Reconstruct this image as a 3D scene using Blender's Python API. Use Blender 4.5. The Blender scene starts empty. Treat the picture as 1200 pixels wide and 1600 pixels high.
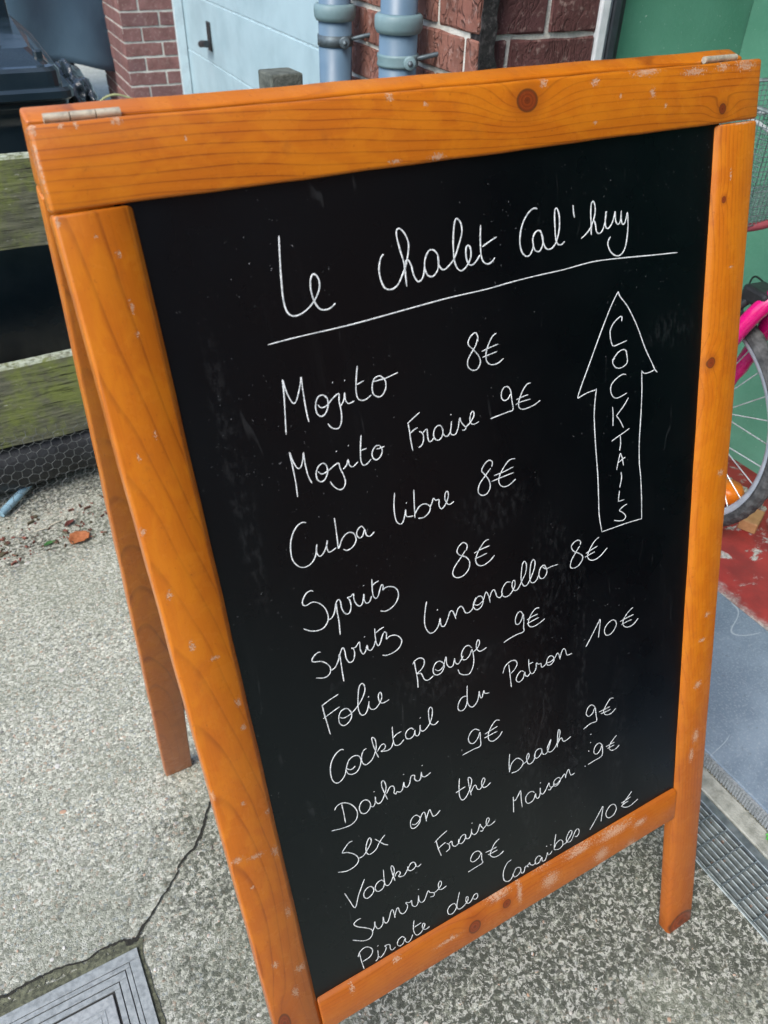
import bpy, bmesh, math, random
from mathutils import Vector, Matrix, Euler
R_ = math.radians
SC = bpy.context.scene
COL = SC.collection
random.seed(7)

# ---------------------------------------------------------------- camera, light, exposure
cam_d = bpy.data.cameras.new("camera")
cam = bpy.data.objects.new("camera", cam_d)
COL.objects.link(cam)
cam.location = (-0.0634985, -0.2342725, 1.2715693)
cam.rotation_euler = (0.8925249, -0.0216100, -0.5079588)
cam_d.sensor_fit = 'VERTICAL'
cam_d.sensor_height = 9.8
cam_d.sensor_width = 7.35
cam_d.lens = 9.8 * 1212.56 / 1600.0
cam_d.clip_start = 0.02
cam_d.clip_end = 400
cam_d.dof.use_dof = True
cam_d.dof.focus_distance = 0.92
cam_d.dof.aperture_fstop = 2.9
SC.camera = cam

SUN_EL, SUN_AZ = R_(50), R_(243)        # azimuth of the sun, clockwise from +Y
w = bpy.data.worlds.new("World")
SC.world = w
w.use_nodes = True
nt = w.node_tree
sky = nt.nodes.new("ShaderNodeTexSky")
sky.sky_type = 'NISHITA'
sky.sun_disc = False
sky.sun_elevation = SUN_EL
sky.sun_rotation = SUN_AZ
sky.air_density = 1.0
sky.dust_density = 2.0
sky.ozone_density = 1.0
nt.links.new(sky.outputs[0], nt.nodes["Background"].inputs[0])
nt.nodes["Background"].inputs[1].default_value = 0.15
sun_d = bpy.data.lights.new("sun", 'SUN')
sun_d.energy = 1.5
sun_d.angle = R_(28)
sun_d.color = (1.0, 0.96, 0.9)
sun = bpy.data.objects.new("sun", sun_d)
COL.objects.link(sun)
sdir = Vector((math.sin(SUN_AZ) * math.cos(SUN_EL), math.cos(SUN_AZ) * math.cos(SUN_EL), math.sin(SUN_EL)))
sun.rotation_euler = sdir.to_track_quat('Z', 'Y').to_euler()
sun.location = sdir * 20
vs = SC.view_settings
vs.view_transform = 'Standard'
vs.look = 'None'
vs.gamma = 1
vs.use_curve_mapping = False
vs.exposure = 0.98

# ---------------------------------------------------------------- node helpers
class NT:
    def __init__(s, name):
        s.m = bpy.data.materials.new(name)
        s.m.use_nodes = True
        s.t = s.m.node_tree
        s.b = s.t.nodes["Principled BSDF"]
    def put(s, sock, v):
        if v is None: return
        if isinstance(v, bpy.types.NodeSocket): s.t.links.new(v, sock)
        elif hasattr(sock.default_value, '__len__') and not isinstance(v, (int, float)):
            n = len(sock.default_value)
            v = tuple(v)
            sock.default_value = (v + (1.0,))[:n] if len(v) < n else v[:n]
        elif hasattr(sock.default_value, '__len__'): sock.default_value = (v,) * len(sock.default_value)
        else: sock.default_value = v
    def node(s, t, **k):
        n = s.t.nodes.new(t)
        for a, b in k.items(): setattr(n, a, b)
        return n
    def co(s, kind='Object'):
        return s.node("ShaderNodeTexCoord").outputs[kind]
    def math(s, op, a, b=0.0, c=None, clamp=False):
        n = s.node("ShaderNodeMath", operation=op, use_clamp=clamp)
        s.put(n.inputs[0], a); s.put(n.inputs[1], b)
        if c is not None: s.put(n.inputs[2], c)
        return n.outputs[0]
    def vm(s, op, a, b=(0, 0, 0), out=0):
        n = s.node("ShaderNodeVectorMath", operation=op)
        s.put(n.inputs[0], a); s.put(n.inputs[1], b)
        return n.outputs[out]
    def xyz(s, v):
        n = s.node("ShaderNodeSeparateXYZ"); s.put(n.inputs[0], v); return n.outputs
    def comb(s, x, y, z):
        n = s.node("ShaderNodeCombineXYZ")
        for i, q in enumerate((x, y, z)): s.put(n.inputs[i], q)
        return n.outputs[0]
    def noise(s, v, scale=5, detail=3, rough=0.55, dist=0.0, out=0):
        n = s.node("ShaderNodeTexNoise")
        s.put(n.inputs['Vector'], v); s.put(n.inputs['Scale'], scale)
        n.inputs['Detail'].default_value = detail; n.inputs['Roughness'].default_value = rough
        n.inputs['Distortion'].default_value = dist
        return n.outputs[out]
    def vor(s, v, scale=5, feature='F1', out='Distance', rnd=1.0):
        n = s.node("ShaderNodeTexVoronoi", feature=feature)
        s.put(n.inputs['Vector'], v); s.put(n.inputs['Scale'], scale); n.inputs['Randomness'].default_value = rnd
        return n.outputs[out]
    def ramp(s, f, *st, interp='LINEAR'):
        n = s.node("ShaderNodeValToRGB"); e = n.color_ramp; e.interpolation = interp
        while len(e.elements) < len(st): e.elements.new(0.5)
        for el, (p_, c) in zip(e.elements, st):
            el.position = p_
            el.color = (c, c, c, 1) if isinstance(c, (int, float)) else tuple(c) + (1,)
        s.put(n.inputs[0], f); return n.outputs[0]
    def smooth(s, f, a, b, lo=0.0, hi=1.0):
        n = s.node("ShaderNodeMapRange", interpolation_type='SMOOTHSTEP')
        s.put(n.inputs[0], f)
        for i, q in enumerate((a, b, lo, hi)): n.inputs[i + 1].default_value = q
        return n.outputs[0]
    def mix(s, f, a, b, mode='MIX'):
        n = s.node("ShaderNodeMix", data_type='RGBA', blend_type=mode)
        s.put(n.inputs[0], f); s.put(n.inputs[6], a); s.put(n.inputs[7], b)
        return n.outputs[2]
    def bump(s, h, strength=0.5, dist=0.001, normal=None):
        n = s.node("ShaderNodeBump"); s.put(n.inputs['Height'], h)
        n.inputs['Strength'].default_value = strength; n.inputs['Distance'].default_value = dist
        if normal is not None: s.put(n.inputs['Normal'], normal)
        return n.outputs[0]
    def set(s, **k):
        names = dict(color='Base Color', rough='Roughness', metal='Metallic', normal='Normal', spec='Specular IOR Level',
                     coat='Coat Weight', coat_rough='Coat Roughness', alpha='Alpha', sss='Subsurface Weight', sheen='Sheen Weight', trans='Transmission Weight', coat_normal='Coat Normal')
        for a, v in k.items(): s.put(s.b.inputs[names[a]], v)
        return s.m
    def spots(s, v, spots):
        """largest of a set of soft ellipses, in object coordinates (x, z)"""
        acc = None
        for (u, z, ru, rz) in spots:
            d = s.vm('SUBTRACT', v, (u, 0, z))
            d = s.vm('MULTIPLY', d, (1 / max(ru, 1e-4), 0, 1 / max(rz, 1e-4)))
            l = s.vm('LENGTH', d, out=1)
            k = s.math('SUBTRACT', 1.0, l)
            acc = k if acc is None else s.math('MAXIMUM', acc, k)
        return acc

# ---------------------------------------------------------------- geometry helpers
def link(name, me, mat=None, parent=None, smooth=False, loc=None, rot=None):
    if isinstance(me, bmesh.types.BMesh):
        m = bpy.data.meshes.new(name); me.to_mesh(m); me.free(); me = m
    o = bpy.data.objects.new(name, me); COL.objects.link(o)
    if mat is not None and len(me.materials) == 0: me.materials.append(mat)
    if parent is not None: o.parent = parent
    if loc is not None: o.location = loc
    if rot is not None: o.rotation_euler = rot
    if smooth: me.polygons.foreach_set('use_smooth', [True] * len(me.polygons))
    return o
def empty(name, loc=(0, 0, 0), rot=(0, 0, 0)):
    o = bpy.data.objects.new(name, None); COL.objects.link(o)
    o.location = loc; o.rotation_euler = rot; o.empty_display_size = 0.1
    return o
def tag(o, label=None, cat=None, group=None, kind=None):
    if label: o['label'] = label
    if cat: o['category'] = cat
    if group: o['group'] = group
    if kind: o['kind'] = kind
    return o
def box(bm, x0, x1, y0, y1, z0, z1, bevel=0.0, seg=2, M=None):
    r = bmesh.ops.create_cube(bm, size=1.0)
    vs_ = r['verts']
    for v in vs_:
        v.co = Vector(((x0 + x1) / 2 + v.co.x * (x1 - x0), (y0 + y1) / 2 + v.co.y * (y1 - y0), (z0 + z1) / 2 + v.co.z * (z1 - z0)))
    if bevel > 0:
        ed = list({e for v in vs_ for e in v.link_edges})
        rr = bmesh.ops.bevel(bm, geom=ed, offset=bevel, segments=seg, profile=0.5, affect='EDGES')
        vs_ = list({v for f in rr['faces'] for v in f.verts} | {v for v in vs_ if v.is_valid})
    if M is not None:
        for v in vs_: v.co = M @ v.co
    return vs_
def B(*a, **k):
    bm = bmesh.new(); box(bm, *a, **k); return bm
def tube(bm, pts, r, n=10, cap=True, closed=False):
    pts = [Vector(q) for q in pts]
    rad = r if hasattr(r, '__len__') else [r] * len(pts)
    rings = []; N = len(pts)
    prev = None
    for i, q in enumerate(pts):
        if closed: t = pts[(i + 1) % N] - pts[i - 1]
        else: t = pts[min(i + 1, N - 1)] - pts[max(i - 1, 0)]
        if t.length < 1e-9: t = Vector((0, 0, 1))
        t.normalize()
        if prev is None:
            a = Vector((0, 0, 1)) if abs(t.z) < 0.9 else Vector((1, 0, 0))
            u = t.cross(a).normalized()
        else:
            u = (prev - t * prev.dot(t)).normalized()
        prev = u
        v = t.cross(u)
        rings.append([bm.verts.new(q + (u * math.cos(2 * math.pi * k / n) + v * math.sin(2 * math.pi * k / n)) * rad[i]) for k in range(n)])
    rng = range(N) if closed else range(N - 1)
    for i in rng:
        A, Bq = rings[i], rings[(i + 1) % N]
        for k in range(n):
            f = bm.faces.new((A[k], A[(k + 1) % n], Bq[(k + 1) % n], Bq[k])); f.smooth = True
    if cap and not closed:
        for f in (bm.faces.new(rings[0][::-1]), bm.faces.new(rings[-1])):
            for e in f.edges: e.smooth = False
def T(pts, r, n=10, **k):
    bm = bmesh.new(); tube(bm, pts, r, n, **k); return bm
def lathe(bm, prof, n=24, M=None):
    """profile of (radius, z) about z"""
    rings = []
    for (r, z) in prof:
        ring = []
        for k in range(n):
            c = Vector((r * math.cos(2 * math.pi * k / n), r * math.sin(2 * math.pi * k / n), z))
            ring.append(bm.verts.new(M @ c if M is not None else c))
        rings.append(ring)
    for i in range(len(rings) - 1):
        for k in range(n):
            f = bm.faces.new((rings[i][k], rings[i][(k + 1) % n], rings[i + 1][(k + 1) % n], rings[i + 1][k])); f.smooth = True
    bm.faces.new(rings[0][::-1]); bm.faces.new(rings[-1])
def catmull(P, n=5):
    out = []
    for i in range(len(P) - 1):
        p0 = P[i - 1] if i > 0 else P[i]; p1 = P[i]; p2 = P[i + 1]; p3 = P[i + 2] if i + 2 < len(P) else P[i + 1]
        for k in range(n):
            t = k / n
            out.append(tuple(0.5 * ((2 * b) + (-a + c) * t + (2 * a - 5 * b + 4 * c - d) * t * t + (-a + 3 * b - 3 * c + d) * t ** 3)
                             for a, b, c, d in zip(p0, p1, p2, p3)))
    out.append(tuple(P[-1])); return out
def h2(a, b=0.0, c=0.0):
    x = math.sin(a * 127.1 + b * 311.7 + c * 74.7) * 43758.5453
    return x - math.floor(x)

# ---------------------------------------------------------------- materials
def m_wood(name, along, knots, chips, seed=0.0, dull=True):
    n = NT(name); v = n.co(); o = n.xyz(v)
    if along == 'Z': g, a = o[2], o[0]
    else: g, a = o[0], o[2]
    t = o[1]
    wv = n.comb(n.math('MULTIPLY', a, 9.0), n.math('MULTIPLY', t, 9.0), n.math('MULTIPLY_ADD', g, 2.2, seed))
    warp = n.math('SUBTRACT', n.noise(wv, 1.0, 3, 0.5), 0.5)
    bend = n.math('SUBTRACT', n.noise(n.comb(seed, 0.0, n.math('MULTIPLY', g, 1.0)), 1.7, 1, 0.5), 0.5)
    aa = n.math('ADD', n.math('ADD', a, n.math('MULTIPLY', warp, 0.035)), n.math('MULTIPLY', bend, 0.10))
    tt = n.math('MULTIPLY_ADD', g, 0.035, n.math('ADD', t, 0.010 + 0.01 * seed))
    rr = n.math('SQRT', n.math('ADD', n.math('MULTIPLY', aa, aa), n.math('MULTIPLY', n.math('MULTIPLY', tt, tt), 3.0)))
    core = None; kn = None
    for (ku, kz, ra, rb) in knots:
        d = n.vm('MULTIPLY', n.vm('SUBTRACT', v, (ku, 0, kz)), (1 / ra, 0, 1 / rb))
        if along == 'Z': d2 = n.vm('MULTIPLY', d, (1, 0, 0.55))
        else: d2 = n.vm('MULTIPLY', d, (0.55, 0, 1))
        l2 = n.vm('LENGTH', d2, out=1)
        e = n.math('POWER', 2.718, n.math('MULTIPLY', n.math('MULTIPLY', l2, l2), -0.22))
        rr = n.math('MULTIPLY_ADD', e, (2.6 if along == 'X' else 1.6) * min(ra, rb), rr)
        l = n.math('ADD', n.vm('LENGTH', d, out=1), n.math('MULTIPLY', warp, 0.3))
        core = l if core is None else n.math('MINIMUM', core, l)
    fr = n.math('FRACT', n.math('MULTIPLY', rr, 165.0 if along == 'X' else 190.0))
    late = n.ramp(fr, (0.0, 0.12), (0.4, 0.05), (0.80, 0.18), (0.93, 1.0), (0.96, 0.9), (1.0, 0.12))
    vary = n.noise(wv, 0.8, 2)
    fib = n.noise(n.comb(n.math('MULTIPLY', a, 700), n.math('MULTIPLY', t, 700), n.math('MULTIPLY', g, 22)), 1.0, 3, 0.6)
    c = n.mix(n.math('MULTIPLY', late, n.smooth(vary, 0.25, 0.7, 0.12, 0.85)), (0.49, 0.132, 0.0035), (0.17, 0.032, 0.0015))
    c = n.mix(n.smooth(fib, 0.3, 0.75, 0.0, 0.35), c, (0.33, 0.088, 0.004))
    c = n.mix(n.smooth(n.noise(wv, 2.3, 3), 0.35, 0.75, 0, 0.5), c, (0.56, 0.175, 0.005))
    fl_ = n.noise(n.comb(n.math('MULTIPLY', a, 60), t, n.math('MULTIPLY', g, 28)), 1.0, 3, 0.6, 0.5)      # cross-grain figure in the varnish
    c = n.mix(n.smooth(fl_, 0.42, 0.62, 0.0, 0.28), c, (0.62, 0.22, 0.007))
    c = n.mix(n.smooth(n.noise(v, 210, 4, 0.75), 0.60, 0.70, 0, 0.45), c, (0.16, 0.035, 0.004))
    if dull:   # varnish mixed redder and duller towards the bottom
        low = n.smooth(n.math('ADD', o[2], n.math('MULTIPLY', n.noise(v, 14, 3), 0.35)), 0.36, 0.80, 0.58, 0.0)
        c = n.mix(low, c, (0.25, 0.060, 0.014))
    if core is not None:
        kc = n.mix(n.math('FRACT', n.math('MULTIPLY', core, 3.2)), (0.23, 0.042, 0.006), (0.12, 0.022, 0.004))
        kc = n.mix(n.smooth(core, 0.0, 0.35, 0.7, 0.0), kc, (0.06, 0.014, 0.004))
        c = n.mix(n.smooth(core, 1.0, 2.6, 0.45, 0.0), c, (0.22, 0.045, 0.004))
        c = n.mix(n.smooth(core, 0.85, 1.02, 1.0, 0.0), c, kc)
        rim = n.math('MULTIPLY', n.smooth(core, 0.84, 0.97), n.smooth(core, 1.0, 1.16, 1, 0))
        c = n.mix(n.math('MULTIPLY', rim, 0.8), c, (0.055, 0.018, 0.008))
    nz = n.noise(v, 480, 5, 0.72)
    chip = n.smooth(nz, 0.685, 0.71)          # rare pin-prick flakes everywhere
    if chips:
        sp = n.spots(v, chips)
        f = n.math('ADD', n.math('MULTIPLY', sp, 0.22), n.math('SUBTRACT', nz, 0.60))
        big = n.math('MULTIPLY', n.smooth(f, 0.0, 0.03), n.smooth(sp, -0.7, 0.0))
        chip = n.math('MAXIMUM', chip, n.math('MULTIPLY', big, n.smooth(n.noise(v, 900, 2), 0.3, 0.6, 0.35, 1.0)))
    edge = n.node("ShaderNodeNewGeometry").outputs['Pointiness']
    c = n.mix(n.math('MULTIPLY', chip, 0.85), c, n.mix(n.noise(v, 500, 2), (0.62, 0.44, 0.31), (0.36, 0.21, 0.12)))
    dirt = n.smooth(n.noise(v, 26, 5, 0.7), 0.56, 0.75, 0, 0.35)
    c = n.mix(dirt, c, (0.20, 0.06, 0.015))
    h = n.math('ADD', n.math('MULTIPLY', fib, 0.12), n.math('MULTIPLY', chip, -1.0))
    h = n.math('MULTIPLY_ADD', late, -0.12, h)
    nb = n.bump(h, 0.55, 0.0006)
    nb2 = n.bump(n.math('MULTIPLY_ADD', n.noise(v, 60, 3), 1.0, n.math('MULTIPLY', chip, -0.7)), 0.25, 0.0008)
    return n.set(color=c, rough=n.math('MULTIPLY_ADD', chip, 0.4, 0.42), coat=n.math('MULTIPLY_ADD', chip, -0.28, 0.30), coat_rough=n.smooth(n.noise(v, 40, 4), 0.3, 0.7, 0.14, 0.34), normal=nb, coat_normal=nb2, spec=0.4)

def m_panel():
    n = NT("chalkboard_black"); v = n.co()
    nz = n.noise(v, 260, 4, 0.7)
    dust = n.smooth(nz, 0.67, 0.73, 0, 0.6)
    smear = n.smooth(n.noise(n.vm('MULTIPLY', v, (34, 1, 3.5)), 1.0, 5, 0.65), 0.56, 0.78, 0, 1)
    area = n.spots(v, [(0.40, 0.72, 0.035, 0.09), (0.385, 0.60, 0.018, 0.12), (0.44, 0.58, 0.012, 0.2), (0.36, 0.46, 0.02, 0.16), (0.43, 0.42, 0.02, 0.17), (0.50, 0.45, 0.02, 0.12), (0.085, 0.93, 0.012, 0.14), (0.56, 0.96, 0.04, 0.02), (0.26, 0.66, 0.08, 0.03), (0.33, 0.83, 0.05, 0.03)])
    sm = n.math('MULTIPLY', n.smooth(area, -0.15, 0.5), n.smooth(n.noise(n.vm('MULTIPLY', v, (1, 1, 0.45)), 210, 4, 0.7), 0.46, 0.66))
    f = n.math('MAXIMUM', n.math('MULTIPLY', sm, 0.022), n.math('MULTIPLY', dust, n.smooth(n.noise(v, 13, 3), 0.42, 0.7)))
    f = n.math('MAXIMUM', f, n.math('MULTIPLY', smear, 0.006))
    scr = n.node("ShaderNodeTexWave", wave_type='BANDS'); n.put(scr.inputs['Vector'], n.vm('MULTIPLY', v, (1, 1, 0.25)))
    scr.inputs['Scale'].default_value = 8; scr.inputs['Distortion'].default_value = 22; scr.inputs['Detail'].default_value = 4
    sc = n.math('MULTIPLY', n.smooth(scr.outputs[1], 0.988, 0.998), n.smooth(n.noise(v, 22, 3), 0.57, 0.68, 0, 0.03))
    f = n.math('MAXIMUM', f, sc)
    c = n.mix(f, (0.0010, 0.0016, 0.0024), (0.38, 0.41, 0.43))
    r = n.smooth(n.noise(v, 9, 4), 0.3, 0.7, 0.24, 0.36)
    n.b.inputs['Specular Tint'].default_value = (0.68, 0.90, 1.0, 1.0)
    return n.set(color=c, rough=r, spec=0.36, normal=n.bump(n.noise(v, 140, 3), 0.10, 0.0006))

def m_chalk():
    n = NT("white_marker"); v = n.co()
    c = n.mix(n.smooth(n.noise(v, 620, 4, 0.75), 0.42, 0.66), (0.80, 0.85, 0.86), (0.30, 0.34, 0.36))
    c = n.mix(n.smooth(n.noise(v, 95, 3, 0.6), 0.45, 0.7, 0, 0.45), c, (0.34, 0.38, 0.40))
    return n.set(color=c, rough=0.8)

def m_ground():
    n = NT("pebbled_concrete"); v = n.co()
    o = n.xyz(v)
    vw = n.vm('ADD', v, n.vm('MULTIPLY', n.noise(v, 90, 3, out=1), (0.007, 0.007, 0.0)))
    cell = n.vor(vw, 265, out='Color'); cx_ = n.xyz(cell)
    edge = n.vor(vw, 265, feature='DISTANCE_TO_EDGE')
    fine = n.noise(v, 520, 4, 0.72)
    mid = n.noise(v, 120, 5, 0.7)
    big = n.noise(v, 5.5, 5, 0.6)
    base = n.ramp(cx_[0], (0.0, (0.125, 0.13, 0.102)), (0.25, (0.245, 0.255, 0.205)), (0.55, (0.38, 0.395, 0.325)), (0.82, (0.53, 0.545, 0.455)), (1.0, (0.78, 0.78, 0.68)))
    base = n.mix(n.smooth(cx_[1], 0.93, 0.96, 0, 0.6), base, (0.42, 0.24, 0.15))       # odd warm pebble
    base = n.mix(n.smooth(cx_[2], 0.93, 0.96, 0, 0.6), base, (0.22, 0.28, 0.33))       # odd blue pebble
    base = n.mix(n.smooth(fine, 0.44, 0.64, 0.0, 0.55), base, (0.50, 0.525, 0.46))
    base = n.mix(n.smooth(mid, 0.50, 0.64, 0, 0.55), base, (0.12, 0.128, 0.105))
    # mossy patches; under the sign they also carry its shade as darker colour
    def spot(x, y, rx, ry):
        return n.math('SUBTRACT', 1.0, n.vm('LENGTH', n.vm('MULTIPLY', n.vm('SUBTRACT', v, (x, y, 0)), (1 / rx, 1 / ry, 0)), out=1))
    st = None; rt = None
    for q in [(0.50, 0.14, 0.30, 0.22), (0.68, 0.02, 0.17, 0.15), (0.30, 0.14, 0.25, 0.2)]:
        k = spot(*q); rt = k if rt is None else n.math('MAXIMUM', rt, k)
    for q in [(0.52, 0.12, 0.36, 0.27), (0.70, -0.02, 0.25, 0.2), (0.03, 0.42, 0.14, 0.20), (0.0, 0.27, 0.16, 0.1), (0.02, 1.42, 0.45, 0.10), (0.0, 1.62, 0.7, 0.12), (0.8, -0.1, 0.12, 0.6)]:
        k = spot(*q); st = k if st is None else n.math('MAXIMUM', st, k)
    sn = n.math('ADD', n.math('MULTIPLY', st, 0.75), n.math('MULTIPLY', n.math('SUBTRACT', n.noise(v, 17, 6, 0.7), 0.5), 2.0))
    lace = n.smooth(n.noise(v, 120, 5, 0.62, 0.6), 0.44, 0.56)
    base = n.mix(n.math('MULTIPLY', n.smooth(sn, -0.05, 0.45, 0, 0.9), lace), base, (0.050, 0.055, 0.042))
    base = n.mix(n.smooth(big, 0.38, 0.66, 0, 0.42), base, (0.19, 0.215, 0.16))
    yy = n.math('ADD', o[1], n.math('MULTIPLY', n.noise(v, 4.0, 4), 0.5))
    base = n.mix(n.smooth(yy, 0.55, 0.95, 0.30, 0.0), base, (0.115, 0.13, 0.10))      # damp, algae-dulled part near the drain and cover
    moss_shade = n.smooth(n.math('ADD', rt, n.math('MULTIPLY', n.math('SUBTRACT', n.noise(v, 9, 4), 0.5), 1.2)), -0.1, 0.4)
    white = n.smooth(n.noise(v, 130, 5, 0.72, 0.9), 0.52, 0.57, 0, 0.85)
    base = n.mix(n.math('MULTIPLY', n.smooth(n.noise(v, 75, 5, 0.7), 0.40, 0.52, 0, 0.85), moss_shade), base, (0.060, 0.066, 0.052))  # dark mix for moss and for the shade beneath the sign
    base = n.mix(n.math('MULTIPLY', white, n.math('MAXIMUM', n.math('MULTIPLY', moss_shade, 0.65), n.smooth(n.noise(v, 11, 3), 0.42, 0.62, 0.15, 0.7))), base, (0.74, 0.75, 0.68))
    base = n.mix(n.smooth(n.noise(v, 26, 6, 0.8, 0.4), 0.62, 0.68, 0, 0.7), base, (0.075, 0.08, 0.062))
    base = n.mix(n.smooth(n.noise(v, 30, 5, 0.75), 0.60, 0.72, 0, 0.8), base, (0.07, 0.075, 0.065))
    h = n.math('ADD', n.math('MULTIPLY', n.smooth(edge, 0.0, 0.25), 0.35), n.math('ADD', n.math('MULTIPLY', fine, 0.7), n.math('MULTIPLY', mid, 1.2)))
    return n.set(color=base, rough=0.85, spec=0.35, normal=n.bump(h, 0.8, 0.0022))

def m_simple(name, c, c2=None, rough=0.5, scale=30, metal=0.0, bump=0.1, bd=0.001, spec=0.5, coat=0.0, detail=4, thr=(0.35, 0.7)):
    n = NT(name); v = n.co()
    nz = n.noise(v, scale, detail, 0.6)
    col = n.mix(n.smooth(nz, thr[0], thr[1]), c, c2 or tuple(x * 0.7 for x in c))
    return n.set(color=col, rough=n.smooth(n.noise(v, scale * 1.7, 3), 0.3, 0.7, max(rough - 0.07, 0.02), min(rough + 0.1, 1)), metal=metal, spec=spec, coat=coat, normal=n.bump(n.noise(v, scale * 5, 4), bump, bd))

def m_brick(name, base, var, seed=0.0, crease=1.0):
    n = NT(name); v = n.co()
    rnd = n.node("ShaderNodeObjectInfo").outputs['Random']
    vv = n.vm('ADD', v, n.comb(n.math('MULTIPLY', rnd, 37.0), n.math('MULTIPLY', rnd, 11.0), n.math('MULTIPLY', rnd, 5.0)))
    c = n.mix(rnd, base, var)
    c = n.mix(n.smooth(n.noise(vv, 16, 4), 0.35, 0.7, 0, 0.7), c, tuple(x * 0.55 for x in base))
    c = n.mix(n.smooth(n.noise(vv, 60, 5, 0.7), 0.52, 0.7, 0, 0.6), c, (0.36, 0.27, 0.24))
    rid = n.math('ABSOLUTE', n.math('SUBTRACT', n.noise(n.vm('MULTIPLY', vv, (1, 1, 0.6)), 19, 3, 0.55, 1.2), 0.5))
    cr = n.smooth(rid, 0.0, 0.035)
    c = n.mix(n.math('MULTIPLY', n.math('SUBTRACT', 1.0, cr), 0.40 * crease), c, (0.060, 0.026, 0.021))
    h = n.math('ADD', n.math('MULTIPLY', cr, crease), n.math('MULTIPLY', n.noise(vv, 120, 4, 0.7), 0.8))
    return n.set(color=c, rough=0.9, spec=0.25, normal=n.bump(h, 0.9, 0.0035))

# ================================================================ THE GROUND
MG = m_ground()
DX0, DX1 = 0.738, 0.846          # drain channel cut through the ground
def quads(name, Q, mat, z=0.0, kind='structure', label=None):
    bm = bmesh.new()
    for (x0, x1, y0, y1) in Q:
        bm.faces.new([bm.verts.new((x, y, z)) for x, y in ((x0, y0), (x1, y0), (x1, y1), (x0, y1))])
    o = link(name, bm, mat); tag(o, label, kind=kind); return o
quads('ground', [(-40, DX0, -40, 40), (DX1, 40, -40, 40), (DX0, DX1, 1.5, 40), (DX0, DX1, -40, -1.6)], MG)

# crack: a thin dark fissure with broken edges
MCRK = m_simple('crack_dirt', (0.012, 0.012, 0.010), (0.03, 0.03, 0.022), 0.95, 300)
MSOIL = m_simple('damp_soil', (0.06, 0.065, 0.045), (0.16, 0.17, 0.11), 0.95, 160, bump=0.6, bd=0.003)
def ribbon(name, pts, wd, mat, z=0.0012, sub=5, jit=0.0012):
    P = catmull(pts, sub); bm = bmesh.new(); L = []
    for i, q in enumerate(P):
        a = Vector(P[max(i - 1, 0)]); b = Vector(P[min(i + 1, len(P) - 1)]); t = (b - a).normalized(); nn = Vector((-t.y, t.x, 0))
        c = Vector((q[0], q[1], z)) + nn * (h2(i, 3) - .5) * jit * 2
        ww = wd(i / (len(P) - 1)) if callable(wd) else wd
        L.append((bm.verts.new(c + nn * ww * (.5 + h2(i, 1))), bm.verts.new(c - nn * ww * (.5 + h2(i, 2)))))
    for a, b in zip(L, L[1:]): bm.faces.new((a[0], b[0], b[1], a[1]))
    return link(name, bm, mat)
MC_ = [(0.2278, 0.6711), (0.1414, 0.6195), (0.0842, 0.5823), (0.0495, 0.5483), (0.0306, 0.5204), (0.0062, 0.4918), (-0.0143, 0.4801), (-0.0268, 0.4719), (-0.0382, 0.4563), (-0.0563, 0.4424), (-0.0725, 0.4303), (-0.0917, 0.4137), (-0.1088, 0.4032), (-0.1198, 0.392), (-0.1293, 0.3897), (-0.1417, 0.3986), (-0.159, 0.3996), (-0.1752, 0.4001), (-0.1953, 0.3956), (-0.2191, 0.4025), (-0.2445, 0.4053), (-0.2645, 0.4053), (-0.2897, 0.4045), (-0.3059, 0.4027), (-0.3248, 0.4054), (-0.42, 0.41), (-.6, .43)]
cr = ribbon('crack', MC_, lambda t: .0013 + .0009 * math.sin(t * 9) ** 2 + (.0022 if .5 < t < .56 else 0), MCRK, z=.0026)
tag(cr, kind='structure')
cs = ribbon('crack_soil', [(x, y - .006) for x, y in MC_[13:]], .0065, MSOIL, z=.0020, jit=.003)
tag(cs, kind='structure')

# ---------------------------------------------------------------- floor drain
MSTEEL = m_simple('galvanised_steel', (0.33, 0.38, 0.40), (0.20, 0.24, 0.26), 0.42, 60, metal=0.75, bump=0.15)
MSTEELD = m_simple('weathered_steel', (0.42, 0.48, 0.48), (0.22, 0.26, 0.27), 0.5, 60, metal=0.5, bump=0.2)
MDARK = m_simple('channel_black', (0.012, 0.013, 0.012), (0.03, 0.03, 0.025), 0.7, 60)  # near-black base for the drain channel and the cover's grooves
dr = tag(empty('floor_drain', (0.79, 0.2, 0)), 'long narrow steel drain grating set in the concrete beside the grey mat', 'drain')
def pk(o, root):                        # parent keeping world coordinates (roots have no rotation)
    o.parent = root; o.matrix_parent_inverse = Matrix.Translation(-root.location); return o
bm = bmesh.new()
box(bm, DX0 - .004, DX1 + .004, -1.6, 1.5, -0.12, -0.10)
box(bm, DX0 - .012, DX0 - .0005, -1.6, 1.5, -0.10, -0.001); box(bm, DX1 - .0185, DX1 - .0005, -1.6, 1.5, -0.10, -0.008)
pk(link('channel', bm, MDARK), dr)
bm = bmesh.new(); box(bm, DX0, DX0 + .004, -1.6, 1.5, -.03, .0015, .0008, 1); pk(link('frame_edge', bm, MSTEELD), dr)
bm = bmesh.new(); box(bm, DX1 - .016, DX1, -1.6, 1.5, -.008, .003, .0008, 1); pk(link('frame_edge', bm, MSTEEL), dr)
me = None
for k in range(8):
    x = DX0 + .009 + k * (DX1 - .018 - DX0 - .012) / 7
    if me is None: me = link('bearing_bar', B(-.0011, .0011, -1.58, 1.48, -.022, -.0005, .0005, 1), MSTEELD); ob = me
    else: ob = me.copy(); COL.objects.link(ob)
    ob.location = (x, 0, -.002); pk(ob, dr)
me = None
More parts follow.
